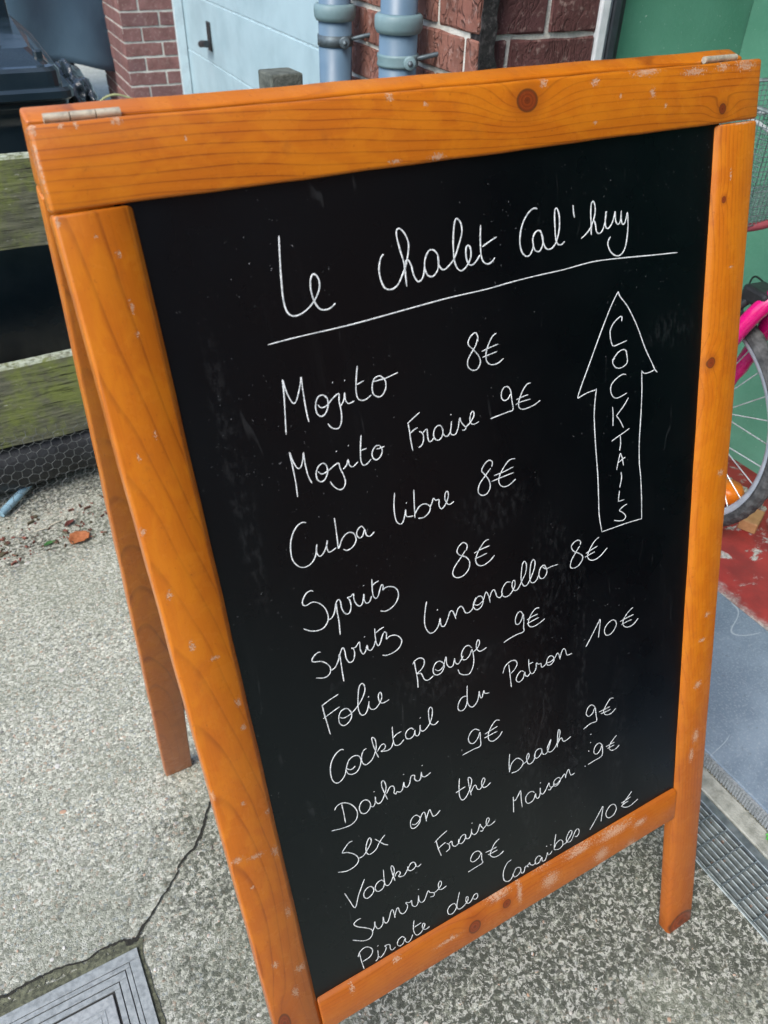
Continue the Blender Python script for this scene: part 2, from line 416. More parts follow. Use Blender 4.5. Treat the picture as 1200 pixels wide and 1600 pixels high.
for k in range(86):
    y = -1.35 + k * .0325
    if me is None:
        me = link('cross_rod', T([(DX0 + .004, 0, 0), (DX1 - .016, 0, 0)], .0015, 6), MSTEEL); ob = me
    else: ob = me.copy(); COL.objects.link(ob)
    ob.location = (0, y, -.0018); ob.rotation_euler = (0, 0, 0); pk(ob, dr)
bm = bmesh.new()
for i in range(160):
    y = -0.35 + 1.1 * h2(i, 5); x = DX0 + .01 + (DX1 - DX0 - .03) * h2(i, 6)
    s = .0015 + .004 * h2(i, 7) ** 2
    box(bm, x, x + s * 2, y, y + s, -.012, -.012 + s, M=None)
pk(tag(link('grit_in_drain', bm, m_simple('grit', (0.25, 0.17, 0.13), (0.1, 0.09, 0.08), 0.9, 90)), kind='stuff'), dr)

MCON = m_simple('smooth_concrete', (0.36, 0.37, 0.33), (0.20, 0.21, 0.18), 0.85, 45, bump=0.6, bd=0.002, detail=8)
bm = B(DX1 + .0015, .886, -1.6, 1.1, -.05, .006, .002, 1)
tag(link('kerb_strip', bm, MCON), kind='structure')

# ---------------------------------------------------------------- grey mat in the doorway
n = NT('blue_grey_mat'); v = n.co()
c = n.mix(n.smooth(n.noise(v, 9, 5, 0.6), 0.35, 0.7), (0.14, 0.19, 0.25), (0.20, 0.262, 0.33))
c = n.mix(n.smooth(n.noise(v, 230, 4, 0.7), 0.50, 0.66, 0, 0.45), c, (0.34, 0.39, 0.43))
c = n.mix(n.smooth(n.noise(v, 60, 6, 0.75), 0.57, 0.70, 0, 0.7), c, (0.11, 0.14, 0.17))
scr = n.math('ABSOLUTE', n.math('SUBTRACT', n.noise(n.vm('MULTIPLY', v, (1.0, 2.2, 1)), 2.6, 1, 0.4), 0.5))
c = n.mix(n.math('MULTIPLY', n.smooth(scr, 0.0, 0.0028, 0.55, 0.0), n.smooth(n.noise(v, 12, 3), 0.42, 0.55)), c, (0.52, 0.58, 0.62))
MMAT = n.set(color=c, rough=0.62, spec=0.4, normal=n.bump(n.noise(v, 180, 4), 0.3, 0.001))
mt = tag(empty('door_mat', (1.07, 0, 0)), 'scuffed blue grey mat with a ribbed edge lying in the garage doorway', 'mat')
pk(link('mat_sheet', B(.894, 1.246, -1.3, 1.08, 0.004, .034, .003, 2), MMAT), mt)
bm = bmesh.new()
for k in range(430):
    y = -1.3 + k * .0055
    box(bm, .8865 + .0004 * h2(k), .8925, y, y + .0031, .006, .0325)
box(bm, .889, .8945, -1.3, 1.07, .006, .031)
pk(link('ribbed_edge', bm, m_simple('ribbed_rubber', (0.30, 0.33, 0.35), (0.17, 0.19, 0.20), 0.6, 200, bump=0.3)), mt)

# ---------------------------------------------------------------- red painted garage floor
n = NT('worn_red_paint'); v = n.co()
red = n.mix(n.smooth(n.noise(v, 14, 5), 0.35, 0.7), (0.36, 0.038, 0.036), (0.22, 0.028, 0.030))
w1 = n.smooth(n.noise(v, 13, 8, 0.72, 0.6), 0.575, 0.625)
ox = n.xyz(v)[0]
nearedge = n.smooth(n.math('ADD', ox, n.math('MULTIPLY', n.noise(v, 30, 5, .7), 0.10)), 1.29, 1.345, 1.0, 0.0)
ff = n.math('MAXIMUM', w1, nearedge)
con = n.ramp(n.noise(v, 170, 5, 0.7), (0.3, (0.16, 0.15, 0.14)), (0.5, (0.40, 0.38, 0.36)), (0.7, (0.68, 0.66, 0.63)))
MRED = n.set(color=n.mix(ff, red, con), rough=n.math('MULTIPLY_ADD', ff, 0.35, 0.42), normal=n.bump(n.math('ADD', n.noise(v, 120, 5), n.math('MULTIPLY', ff, -0.5)), 0.5, 0.002))
tag(link('garage_floor', B(1.247, 2.6, -1.6, 1.3, -.02, .020, .003, 1), MRED), kind='structure')

# ================================================================ MANHOLE COVER
MALU = m_simple('manhole_alloy', (0.32, 0.355, 0.36), (0.20, 0.225, 0.23), 0.55, 120, metal=0.15, bump=0.5, bd=0.001, detail=8)
MALU2 = m_simple('manhole_alloy_centre', (0.36, 0.39, 0.395), (0.25, 0.275, 0.28), 0.5, 160, metal=0.15, bump=0.4, bd=0.001, detail=8)
S_ = 0.45; mx1, my1 = -0.1235, 0.3765
mh = tag(empty('manhole_cover', (mx1 - S_ / 2, my1 - S_ / 2, 0)), 'pale grey square inspection cover with nested square grooves beside the crack', 'manhole cover')
c0 = Vector((mx1 - S_ / 2, my1 - S_ / 2, 0))
def sqring(a, b, z0, z1):
    """square ring with outer half size a, inner half size b"""
    bm = bmesh.new(); ca = c0
    box(bm, ca.x - a, ca.x + a, ca.y + b, ca.y + a, z0, z1, .0004, 1); box(bm, ca.x - a, ca.x + a, ca.y - a, ca.y - b, z0, z1, .0004, 1)
    box(bm, ca.x - a, ca.x - b, ca.y - b + .0003, ca.y + b - .0003, z0, z1, .0004, 1); box(bm, ca.x + b, ca.x + a, ca.y - b + .0003, ca.y + b - .0003, z0, z1, .0004, 1)
    return bm
H = S_ / 2
pk(link('cover_base', B(c0.x - H + .001, c0.x + H - .001, c0.y - H + .001, c0.y + H - .001, -.004, .0040), MDARK), mh)
lv = [(0, .0150), (.0160, .0225), (.0240, .0345), (.0360, .0440)]
for a, b in lv: pk(link('groove_band', sqring(H - a, H - b, .0030, .0062), MALU), mh)
pk(link('centre_plate', B(c0.x - H + .0475, c0.x + H - .0475, c0.y - H + .0475, c0.y + H - .0475, .003, .0074, .0012, 2), MALU2), mh)
for a, b in [(.062, .064), (.069, .071)]: pk(link('raised_line', sqring(H - a, H - b, .0070, .0080), MALU), mh)
# mortar bed around it, rough edged
bm = bmesh.new(); ring = []; N = 120
def bedpt(i, rr):
    t = i / N * 4; k = int(t) % 4; f = t - int(t); a = H + rr
    p_ = [(-a + 2 * a * f, a), (a, a - 2 * a * f), (a - 2 * a * f, -a), (-a, -a + 2 * a * f)][k]
    return Vector((c0.x + p_[0], c0.y + p_[1], 0))
inn = [bm.verts.new(bedpt(i, -.004) + Vector((0, 0, .0022))) for i in range(N)]
out = [bm.verts.new(bedpt(i, (.010 if i <= 30 else .003) + .005 * h2(i // 3, 8) + .003 * h2(i, 9)) + Vector((0, 0, .0018))) for i in range(N)]
for i in range(N): bm.faces.new((inn[i], inn[(i + 1) % N], out[(i + 1) % N], out[i]))
pk(link('mortar_bed', bm, MSOIL), mh)

# ================================================================ PAVEMENT SIGN
W, Lb, HR, ST, TH, TK = 0.66, 1.1979, 0.0512, 0.0523, 0.274156, 0.020
BR0, BR1, REC = 0.2503, 0.3049, 0.006
CH_TOP = [(0.0022,1.1954,0.0037,0.0056),(0.0195,1.1960,0.0030,0.0028),(0.0283,1.1956,0.0023,0.0032),(0.0537,1.1952,0.0048,0.0033),(0.2543,1.1945,0.0049,0.0034),(0.0993,1.2110,0.0013,0.0022),(0.5119,1.1956,0.0214,0.0049),(0.5202,1.1787,0.0046,0.0061),(0.5705,1.1921,0.0213,0.0046),(0.6073,1.1940,0.0119,0.0047),(0.6372,1.1933,0.0194,0.0064),(0.3993,1.1942,0.0053,0.0055),(0.4537,1.1916,0.0071,0.0043),(0.4827,1.1789,0.0022,0.0030),(0.2545,1.1509,0.0079,0.0022),(0.2927,1.1502,0.0107,0.0037),(0.0963,1.1820,0.0013,0.0027),(0.2854,1.1879,0.0034,0.0022),(0.5364,1.1674,0.0024,0.0031),(0.0008,1.1745,0.0015,0.0254),(0.4539,1.1604,0.0036,0.0020),]
KN_TOP = [(0.3819,1.1829,0.0098,0.0079),(0.6101,1.1590,0.0043,0.0044),]
CH_L = [(0.0235,1.1293,0.0020,0.0023),(0.0350,1.1165,0.0025,0.0036),(0.0353,1.0810,0.0021,0.0067),(0.0347,1.0624,0.0022,0.0026),(0.0298,0.9882,0.0018,0.0043),(0.0140,0.9742,0.0018,0.0043),(0.0032,0.9160,0.0032,0.0051),(0.0169,0.8044,0.0040,0.0071),(0.0325,0.7857,0.0073,0.0030),(0.0432,0.7326,0.0038,0.0065),(0.0426,0.7054,0.0039,0.0054),(0.0009,0.6452,0.0033,0.0084),(0.0260,0.6218,0.0034,0.0036),(0.0476,0.5991,0.0048,0.0038),(0.0070,0.5590,0.0081,0.0054),(0.0256,0.5530,0.0108,0.0047),(0.0448,0.5476,0.0049,0.0095),(0.0151,0.5162,0.0036,0.0032),(0.0431,0.4607,0.0038,0.0104),(0.0172,0.3972,0.0051,0.0072),(0.0426,0.3729,0.0094,0.0084),(0.0311,0.3413,0.0054,0.0115),(0.0096,0.8572,0.0039,0.0055),(0.0023,1.1410,0.0019,0.0053),]
KN_L = [(0.0113,0.3025,0.0067,0.0158),]
CH_R = [(0.6278,1.1004,0.0018,0.0071),(0.6378,1.0100,0.0048,0.0020),(0.6465,0.7773,0.0066,0.0059),(0.6362,0.5461,0.0084,0.0041),(0.6340,0.4757,0.0099,0.0088),(0.6378,0.3867,0.0090,0.0166),(0.6316,0.3556,0.0065,0.0170),(0.6422,0.5828,0.0060,0.0050),(0.6071,1.1961,0.0008,0.0005),(0.6387,1.1447,0.0182,0.0017),]
KN_R = [(0.6179,0.9137,0.0060,0.0058),(0.6203,1.0778,0.0027,0.0030),(0.6359,0.0116,0.0238,0.0190),]
CH_B = [(0.4920,0.2956,0.0427,0.0121),(0.5389,0.2847,0.0172,0.0099),(0.4307,0.2989,0.0332,0.0094),(0.3726,0.3111,0.0206,0.0114),(0.3328,0.2879,0.0059,0.0277),(0.3018,0.3037,0.0230,0.0112),(0.3821,0.2777,0.0211,0.0189),(0.1535,0.2984,0.0080,0.0063),(0.2292,0.2807,0.0053,0.0066),(0.0937,0.2950,0.0045,0.0103),(0.4697,0.2677,0.0185,0.0172),(0.5222,0.2524,0.0146,0.0127),(0.2235,0.2792,0.0267,0.0044),(0.2501,0.3287,0.0088,0.0064),]
KN_B = [(0.2630,0.2755,0.0083,0.0101),(0.3124,0.2822,0.0058,0.0068),]

sign = tag(empty('pavement_sign', (W / 2, 0.33, 0)), 'orange varnished wooden A-frame chalkboard sign with a handwritten drinks menu', 'chalkboard sign')
WT = m_wood('wood_top_rail', 'X', KN_TOP, CH_TOP, 0.3, dull=False)
WL = m_wood('wood_left_stile', 'Z', KN_L, CH_L, 1.9)
WRt = m_wood('wood_right_stile', 'Z', KN_R, CH_R, 4.2)
WB = m_wood('wood_bottom_rail', 'X', KN_B, CH_B, 2.6)
WK = m_wood('wood_rear', 'Z', [], [], 3.3)
WK2 = m_wood('wood_rear_rail', 'X', [], [(0.4, 1.19, 0.05, 0.004), (0.56, 1.19, 0.02, 0.003)], 5.1, dull=False)
MP = m_panel(); MC = m_chalk()
MHB = m_simple('hinge_brass', (0.52, 0.49, 0.38), (0.34, 0.32, 0.25), 0.55, 200, metal=0.4, bump=0.2)
def piece(name, x0, x1, y0, y1, z0, z1, mat, rot, loc, foot=None, bev=.0028, cham=None):
    bm = bmesh.new()
    r = box(bm, x0, x1, y0, y1, z0, z1, bev, 3)
    # cut the length into spans so that slight unevenness can be given to the edges
    ln = (x1 - x0) > (z1 - z0)
    nseg = 26
    for k in range(1, nseg):
        c_ = (x0 + (x1 - x0) * k / nseg, 0, 0) if ln else (0, 0, z0 + (z1 - z0) * k / nseg)
        bmesh.ops.bisect_plane(bm, geom=bm.verts[:] + bm.edges[:] + bm.faces[:], plane_co=c_, plane_no=(1, 0, 0) if ln else (0, 0, 1))
    if cham:                                # broad chamfer on the edge next to the board
        sgn, e0 = cham; CH = .0052
        for v_ in bm.verts:
            q = v_.co; c_ = q.z if ln else q.x; d = (e0 - c_) * sgn
            if -1e-5 < d < bev * 1.05 and q.y < bev * 1.05 and q.y > -1e-5:
                t = min(max(d / bev, 0), 1) ; t = t if q.y > 1e-5 else 1.0
                if d < 1e-5: t = 0.0
                q.y = CH * (1 - t)
                if ln: q.z = e0 - sgn * CH * t
                else: q.x = e0 - sgn * CH * t
    for v_ in bm.verts:
        q = v_.co; g_ = q.x if ln else q.z
        d = (math.sin(g_ * 31 + x0 * 50) + math.sin(g_ * 77 + z0 * 30)) * .00022
        if ln: q.z += d
        else: q.x += d
        if foot is not None and q.z < z0 + .004: q.z = foot(q.y) + (q.z - z0)
    for f in bm.faces: f.smooth = True
    for e in bm.edges: e.smooth = e.calc_face_angle(0) < R_(38)
    o = link(name, bm, mat); o.parent = sign; o.matrix_parent_inverse = Matrix.Translation(-sign.location)
    o.rotation_euler = rot; o.location = loc
    return o
rf = (-TH, 0, 0); lf = (0, 0, 0)
ft = lambda y: y * math.tan(TH)
piece('top_rail', 0, W, 0, TK, Lb - HR, Lb, WT, rf, lf)
sl = piece('stile', 0, ST, 0, TK, 0, Lb - HR - .0012, WL, rf, lf, foot=ft, cham=(1, ST))
piece('stile', W - ST, W, 0, TK, 0, Lb - HR - .0012, WRt, rf, lf, foot=ft, cham=(-1, W - ST))
piece('bottom_rail', ST + .0004, W - ST - .0002, 0, TK, BR0, BR1, WB, rf, lf, cham=(1, BR1))
pn = link('chalkboard_panel', B(ST - .006, W - ST + .006, REC, REC + .004, BR1 - .006, Lb - HR + .006), MP)
pn.parent = sign; pn.matrix_parent_inverse = Matrix.Translation(-sign.location); pn.rotation_euler = rf
# rear frame
YC = Lb * math.sin(TH) + TK * math.cos(TH); ZC = Lb * math.cos(TH) - TK * math.sin(TH) + .0024
YC += .0030
TR = math.atan((0.641 - YC) / ZC)
rr_ = (TR, 0, 0)
piv = Matrix.Rotation(TR, 3, 'X') @ Vector((0, -TK - .001, Lb))
lr = (0.002, YC - piv.y, ZC - piv.z)
fr_ = lambda y: -(y * math.sin(TR) + lr[2]) / math.cos(TR)
z0r = fr_(-TK)
piece('rear_top_rail', 0, W, -TK, 0, Lb - HR, Lb, WK2, rr_, lr, bev=.0024)
piece('rear_stile', 0, ST * .93, -TK, 0, z0r, Lb - HR - .0012, WK, rr_, lr, foot=fr_)
piece('rear_stile', W - ST * .93, W, -TK, 0, z0r, Lb - HR - .0012, WK, rr_, lr, foot=fr_)
piece('rear_bottom_rail', ST * .93 + .0004, W - ST * .93 - .0004, -TK, 0, BR0, BR1, WK, rr_, lr)
rp = link('rear_panel', B(ST * .93 - .005, W - ST * .93 + .005, -.012, -.008, BR1 - .006, Lb - HR + .006), MP)
rp.parent = sign; rp.matrix_parent_inverse = Matrix.Translation(-sign.location); rp.rotation_euler = rr_; rp.location = lr
# handwriting: each stroke is a thin ridge of white marker paint
LETTERS = [
    ('white handwritten heading in joined letters',
     '1533 869 1514 1011 1497 1164 1486 1321 1499 1420 1545 1465 1618 1459 1698 1417 1763 1354 1801 1279 1795 1214 1762 1184 1733 1219 1723 1298 1739 1391 1775 1452 1829 1469 1877 1458 1913 1434;2389 1134 2360 1159 2334 1237 2339 1322 2369 1395 2427 1416 2490 1390 2546 1314 2592 1229 2626 1101 2604 1015 2561 965 2531 969 2524 1020 2542 1121 2568 1242 2572 1418;2574 1327 2579 1235 2606 1211 2633 1261 2648 1340 2683 1397 2727 1379 2754 1314 2766 1240 2806 1175 2852 1171 2890 1208 2897 1260 2882 1335 2831 1379 2781 1362 2756 1298;2894 1212 2896 1294 2936 1344 2996 1319 3054 1268 3105 1172 3145 1076 3140 999 3101 961 3077 999 3056 1114 3050 1233 3060 1321 3098 1376 3142 1373 3191 1333 3222 1277 3220 1210 3196 1186 3177 1209 3172 1269 3189 1333 3225 1352 3271 1328 3314 1282;3337 1043 3327 1153 3325 1275 3343 1340 3386 1369 3431 1359 3467 1329;3340 1221 3420 1188 3495 1161;3939 992 3896 985 3839 1016 3781 1085 3750 1166 3740 1249 3758 1324 3801 1369 3850 1360 3884 1300 3881 1241 3898 1198 3932 1174 3970 1185 3993 1243 3989 1301 3953 1349 3908 1339 3885 1292;3977 1198 3999 1288 4030 1339 4074 1350 4114 1331 4148 1288 4179 1198 4183 1097 4165 1031 4144 1017 4130 1048 4131 1162 4137 1264 4159 1319 4202 1330 4238 1308;4340 1015 4343 1061 4354 1120;4431 1312 4491 1279 4542 1234 4586 1152 4598 1073 4578 1015 4552 1031 4546 1117 4550 1220 4552 1298;4550 1243 4566 1193 4586 1181 4603 1220 4613 1274 4644 1298 4685 1277 4720 1199 4731 1115 4719 1184 4727 1252 4758 1269 4799 1232 4829 1169 4839 1132 4844 1209 4873 1250 4904 1224 4914 1133;4914 1133 4916 1218 4936 1259 4967 1236 4989 1161 5000 1268 4991 1389 4963 1485 4911 1531 4846 1525 4782 1473 4753 1400 4784 1346'),
    ('long thin white line under the heading',
     '1299 1639 1558 1630 2034 1625 2535 1601 2961 1582 3360 1578 3638 1563 3923 1555 4218 1553 4522 1539 4733 1546 5055 1572 5390 1602 5664 1623'),
    ('handwritten line "Mojito 8€"',
     '1322 2383 1341 2227 1362 2054 1371 1933 1383 2023 1412 2119 1440 2144 1472 2098 1513 2001 1529 1948 1526 2057 1527 2220 1534 2328;1719 2167 1694 2137 1649 2141 1617 2196 1615 2269 1647 2309 1688 2297 1723 2241 1727 2178 1707 2145;1635 2206 1664 2239 1715 2230 1774 2185 1834 2158 1828 2221 1834 2315 1824 2397 1794 2446 1754 2445 1722 2423 1698 2385;1830 2273 1872 2222 1888 2162 1887 2226 1911 2263 1963 2254;1789 2053 1793 2055;1900 2060 1903 2063;2034 1967 2008 2080 1993 2186 2008 2250 2063 2269 2128 2241;2008 2122 2075 2104;2266 2130 2229 2097 2176 2109 2148 2167 2149 2233 2186 2270 2227 2271 2269 2224 2279 2161 2259 2119;2159 2133 2204 2132 2287 2129 2405 2107;3239 2011 3240 1964 3217 1930 3170 1949 3138 1990 3141 2029 3188 2077 3241 2147 3253 2208 3216 2259 3163 2259 3120 2218 3120 2159 3163 2101 3213 2044 3239 1982;3441 1979 3397 2001 3351 2063 3318 2144 3325 2214 3374 2254 3446 2254 3507 2224;3273 2111 3361 2094 3456 2081;3279 2165 3357 2156 3440 2146'),
    ('handwritten line "Mojito Fraise 9€"',
     '1327 2943 1333 2827 1331 2691 1324 2536 1342 2627 1370 2692 1399 2691 1429 2632 1445 2570 1442 2665 1452 2784 1475 2860;1625 2733 1597 2713 1554 2732 1525 2786 1531 2847 1563 2873 1600 2858 1631 2802 1628 2742 1608 2717;1543 2772 1578 2806 1641 2791 1706 2760 1743 2755 1750 2803 1771 2869 1781 2942 1753 2991 1712 2992 1667 2948 1641 2894;1775 2820 1814 2792 1835 2748 1840 2799 1871 2824 1923 2793;1736 2642 1740 2645;1853 2622 1857 2625;1987 2564 1965 2676 1954 2782 1968 2836 2006 2837 2052 2804;1966 2700 2021 2695;2151 2703 2109 2700 2071 2745 2071 2795 2103 2826 2148 2803 2170 2753 2154 2708;2116 2728 2158 2729 2195 2724;2472 2841 2463 2740 2459 2655 2454 2587;2444 2581 2511 2543 2579 2509;2463 2677 2499 2656 2543 2641;2556 2680 2590 2711 2594 2764 2572 2813 2536 2830;2594 2703 2637 2680 2639 2727 2645 2796 2674 2804 2701 2780;2797 2707 2776 2682 2745 2681 2716 2704 2701 2755 2716 2799 2746 2817 2779 2801 2803 2752 2795 2707;2802 2733 2802 2764 2821 2797 2851 2802 2882 2767;2901 2675 2891 2732 2881 2779 2901 2806 2937 2804 2967 2752 2991 2665 3002 2705 3031 2750 3052 2774 3034 2794 3007 2787;3052 2768 3103 2737 3142 2691 3149 2652 3132 2639 3110 2665 3100 2718 3116 2756 3151 2765 3198 2753;2897 2608 2900 2613;3578 2582 3566 2529 3534 2497 3494 2500 3467 2542 3467 2592 3495 2624 3539 2616 3571 2580 3582 2645 3590 2735 3532 2744 3428 2752 3328 2760;3806 2525 3768 2527 3721 2566 3680 2631 3658 2689 3664 2735 3705 2762 3774 2762 3851 2749 3914 2723;3635 2648 3695 2639 3771 2632;3622 2695 3686 2683 3800 2683'),
    ('handwritten line "Cuba libre 8€"',
     '1363 3198 1325 3185 1271 3208 1220 3273 1188 3366 1182 3490 1219 3571 1273 3608 1343 3597 1399 3535 1429 3429 1413 3498 1433 3554 1476 3535 1518 3470 1529 3425 1514 3490 1527 3544 1565 3541 1602 3525;1627 3239 1627 3348 1624 3475 1625 3540 1673 3460 1732 3422 1788 3445 1804 3515 1764 3571 1703 3589 1668 3564;1898 3439 1874 3403 1835 3422 1816 3465 1838 3510 1872 3499 1901 3444 1910 3504 1945 3527 1992 3499;2243 3186 2224 3287 2218 3393 2230 3474 2271 3513 2307 3477 2336 3383 2333 3448 2368 3468 2407 3472;2348 3318 2352 3323;2442 3216 2433 3332 2422 3499;2424 3464 2479 3401 2543 3392 2594 3437 2580 3488 2519 3524 2455 3514;2593 3444 2618 3407 2639 3366 2660 3392 2697 3399 2692 3453 2716 3499 2767 3463 2802 3392 2797 3342 2772 3354 2762 3413 2786 3469 2818 3482 2858 3465;3311 3241 3322 3193 3283 3167 3232 3190 3194 3245 3220 3290 3270 3367 3280 3449 3236 3504 3176 3501 3139 3452 3160 3379 3232 3311 3298 3253;3588 3236 3527 3230 3460 3278 3397 3360 3388 3437 3431 3488 3500 3493 3588 3451;3296 3393 3416 3384 3566 3376;3330 3340 3445 3334 3564 3314'),
    ('handwritten line "Spritz 8€"',
     '1321 3872 1294 3855 1248 3870 1208 3922 1204 3967 1235 3986 1293 3975 1352 4008 1399 4072 1421 4157 1411 4222 1367 4274 1307 4284 1234 4261 1168 4209;1416 4213 1452 4208 1490 4157 1516 4070 1515 4167 1517 4280 1508 4416;1506 4114 1521 4065 1546 4047 1562 4074 1564 4145 1582 4201 1611 4231 1640 4217 1660 4155 1652 4089 1636 4062 1669 4061 1701 4046 1697 4100 1715 4163 1746 4196 1778 4174 1804 4086 1799 4147 1815 4191 1851 4188 1880 4136;1810 3997 1813 4000;1904 3964 1896 4052 1895 4135 1916 4179 1946 4162 1972 4102 1994 4061 2012 4079 2000 4119 2032 4104 2077 4110 2129 4141 2158 4195 2153 4257 2115 4314 2055 4348 1998 4354 1948 4330;1899 4032 1931 4016 1970 4007;2955 4030 2969 3976 2928 3933 2876 3955 2847 4004 2875 4055 2947 4104 2984 4174 2963 4251 2893 4299 2817 4290 2779 4237 2802 4168 2879 4094 2945 4027;3224 3999 3171 4010 3102 4082 3057 4163 3077 4239 3140 4267 3221 4247 3284 4203;3044 4093 3128 4079 3232 4074;3045 4159 3122 4155 3193 4146'),
    ('handwritten line "Spritz limoncello 8€"',
     '1289 4519 1257 4512 1214 4536 1192 4573 1217 4598 1279 4620 1331 4669 1358 4732 1339 4791 1282 4809 1201 4775;1361 4760 1407 4743 1451 4678 1469 4620 1471 4724 1469 4828 1470 4937;1460 4660 1486 4598 1515 4566 1528 4616 1530 4691 1555 4754 1597 4750 1622 4687 1618 4626 1599 4610 1644 4615 1688 4575 1686 4656 1705 4723 1735 4707 1763 4644 1765 4693 1796 4718 1832 4682 1858 4626;1747 4540 1749 4544;1865 4493 1859 4582 1861 4657 1876 4701 1903 4678 1938 4601 1963 4578 1981 4604 1973 4663 2011 4646 2074 4661 2125 4717 2130 4772 2090 4824 2022 4848 1950 4846 1907 4824;1868 4549 1912 4530 1963 4519;2455 4426 2430 4515 2410 4627 2415 4720 2457 4799 2517 4798 2567 4743 2588 4676 2592 4763 2631 4784 2676 4716 2706 4651 2735 4644 2756 4697 2771 4755;2564 4563 2568 4569;2770 4723 2807 4647 2845 4637 2868 4671 2890 4731 2935 4745 2979 4715 3010 4645 3051 4604 3097 4618 3114 4676 3084 4736 3030 4752 2992 4710 2994 4659 3030 4602;2999 4674 3044 4700 3110 4674 3142 4605 3162 4592 3186 4653 3196 4729;3193 4676 3221 4615 3254 4597 3273 4645 3289 4697 3327 4718 3358 4678;3461 4583 3414 4571 3368 4609 3347 4674 3377 4731 3431 4738 3482 4705 3520 4640 3516 4583 3489 4594 3484 4660 3515 4709 3560 4699 3615 4620 3663 4545 3677 4457 3657 4409 3628 4429 3608 4524 3603 4626 3634 4696 3679 4696 3734 4623 3780 4526 3789 4457 3768 4429 3738 4459 3718 4565 3720 4670 3758 4705 3804 4685 3840 4621;3933 4582 3907 4543 3861 4559 3836 4619 3850 4681 3895 4698 3938 4657 3939 4601 3911 4549;3888 4561 3933 4598 4002 4596 4090 4601;4403 4473 4408 4433 4368 4403 4313 4415 4280 4455 4312 4519 4391 4574 4436 4626 4426 4676 4366 4725 4294 4724 4263 4688 4283 4614 4343 4540 4394 4485;4669 4468 4608 4496 4548 4560 4506 4641 4536 4705 4609 4731 4696 4708 4789 4644;4482 4607 4552 4589 4645 4572;4470 4649 4548 4638 4609 4630'),
    ('handwritten line "Folie Rouge 9€"',
     '1241 5475 1231 5350 1218 5215 1213 5106;1205 5108 1294 5078 1388 5056;1198 5258 1288 5230 1383 5203;1475 5278 1440 5253 1390 5262 1358 5315 1355 5389 1387 5439 1435 5437 1481 5396 1494 5333 1469 5275;1365 5322 1408 5355 1489 5340 1562 5292 1624 5228 1667 5150 1672 5084 1649 5048 1615 5077 1587 5190 1572 5321 1591 5404 1630 5420 1668 5378 1698 5287 1688 5338 1706 5391 1749 5408 1800 5372 1837 5310 1837 5251 1816 5244 1801 5293 1814 5359 1853 5382 1914 5371;1695 5230 1698 5236;2243 5042 2252 5165 2258 5288 2253 5383;2224 5077 2256 5044 2313 5038 2356 5079 2350 5139 2307 5186 2256 5211 2303 5224 2321 5267 2340 5322 2382 5345 2447 5320;2565 5210 2535 5176 2486 5180 2451 5235 2453 5297 2494 5332 2544 5322 2582 5270 2574 5218 2547 5184;2469 5248 2512 5287 2570 5259 2614 5157 2614 5244 2645 5303 2689 5298 2715 5222 2717 5274 2749 5309 2790 5276 2819 5238;2934 5187 2898 5140 2848 5139 2803 5200 2807 5273 2855 5295 2905 5255 2935 5207 2947 5336 2926 5430 2880 5492 2820 5481 2763 5439 2744 5378;2940 5246 2997 5218 3033 5165 3020 5119 2998 5143 2989 5211 3020 5265 3061 5272 3117 5256;3607 5042 3575 4992 3534 5002 3504 5065 3510 5126 3550 5139 3589 5093 3609 5043 3615 5122 3607 5206 3605 5261 3506 5263 3403 5275 3338 5292;3826 5047 3780 5036 3721 5077 3679 5148 3676 5213 3726 5251 3808 5245 3896 5215;3656 5134 3719 5120 3800 5116;3654 5186 3729 5173 3815 5166'),
    ('handwritten line "Cocktail du Patron 10€"',
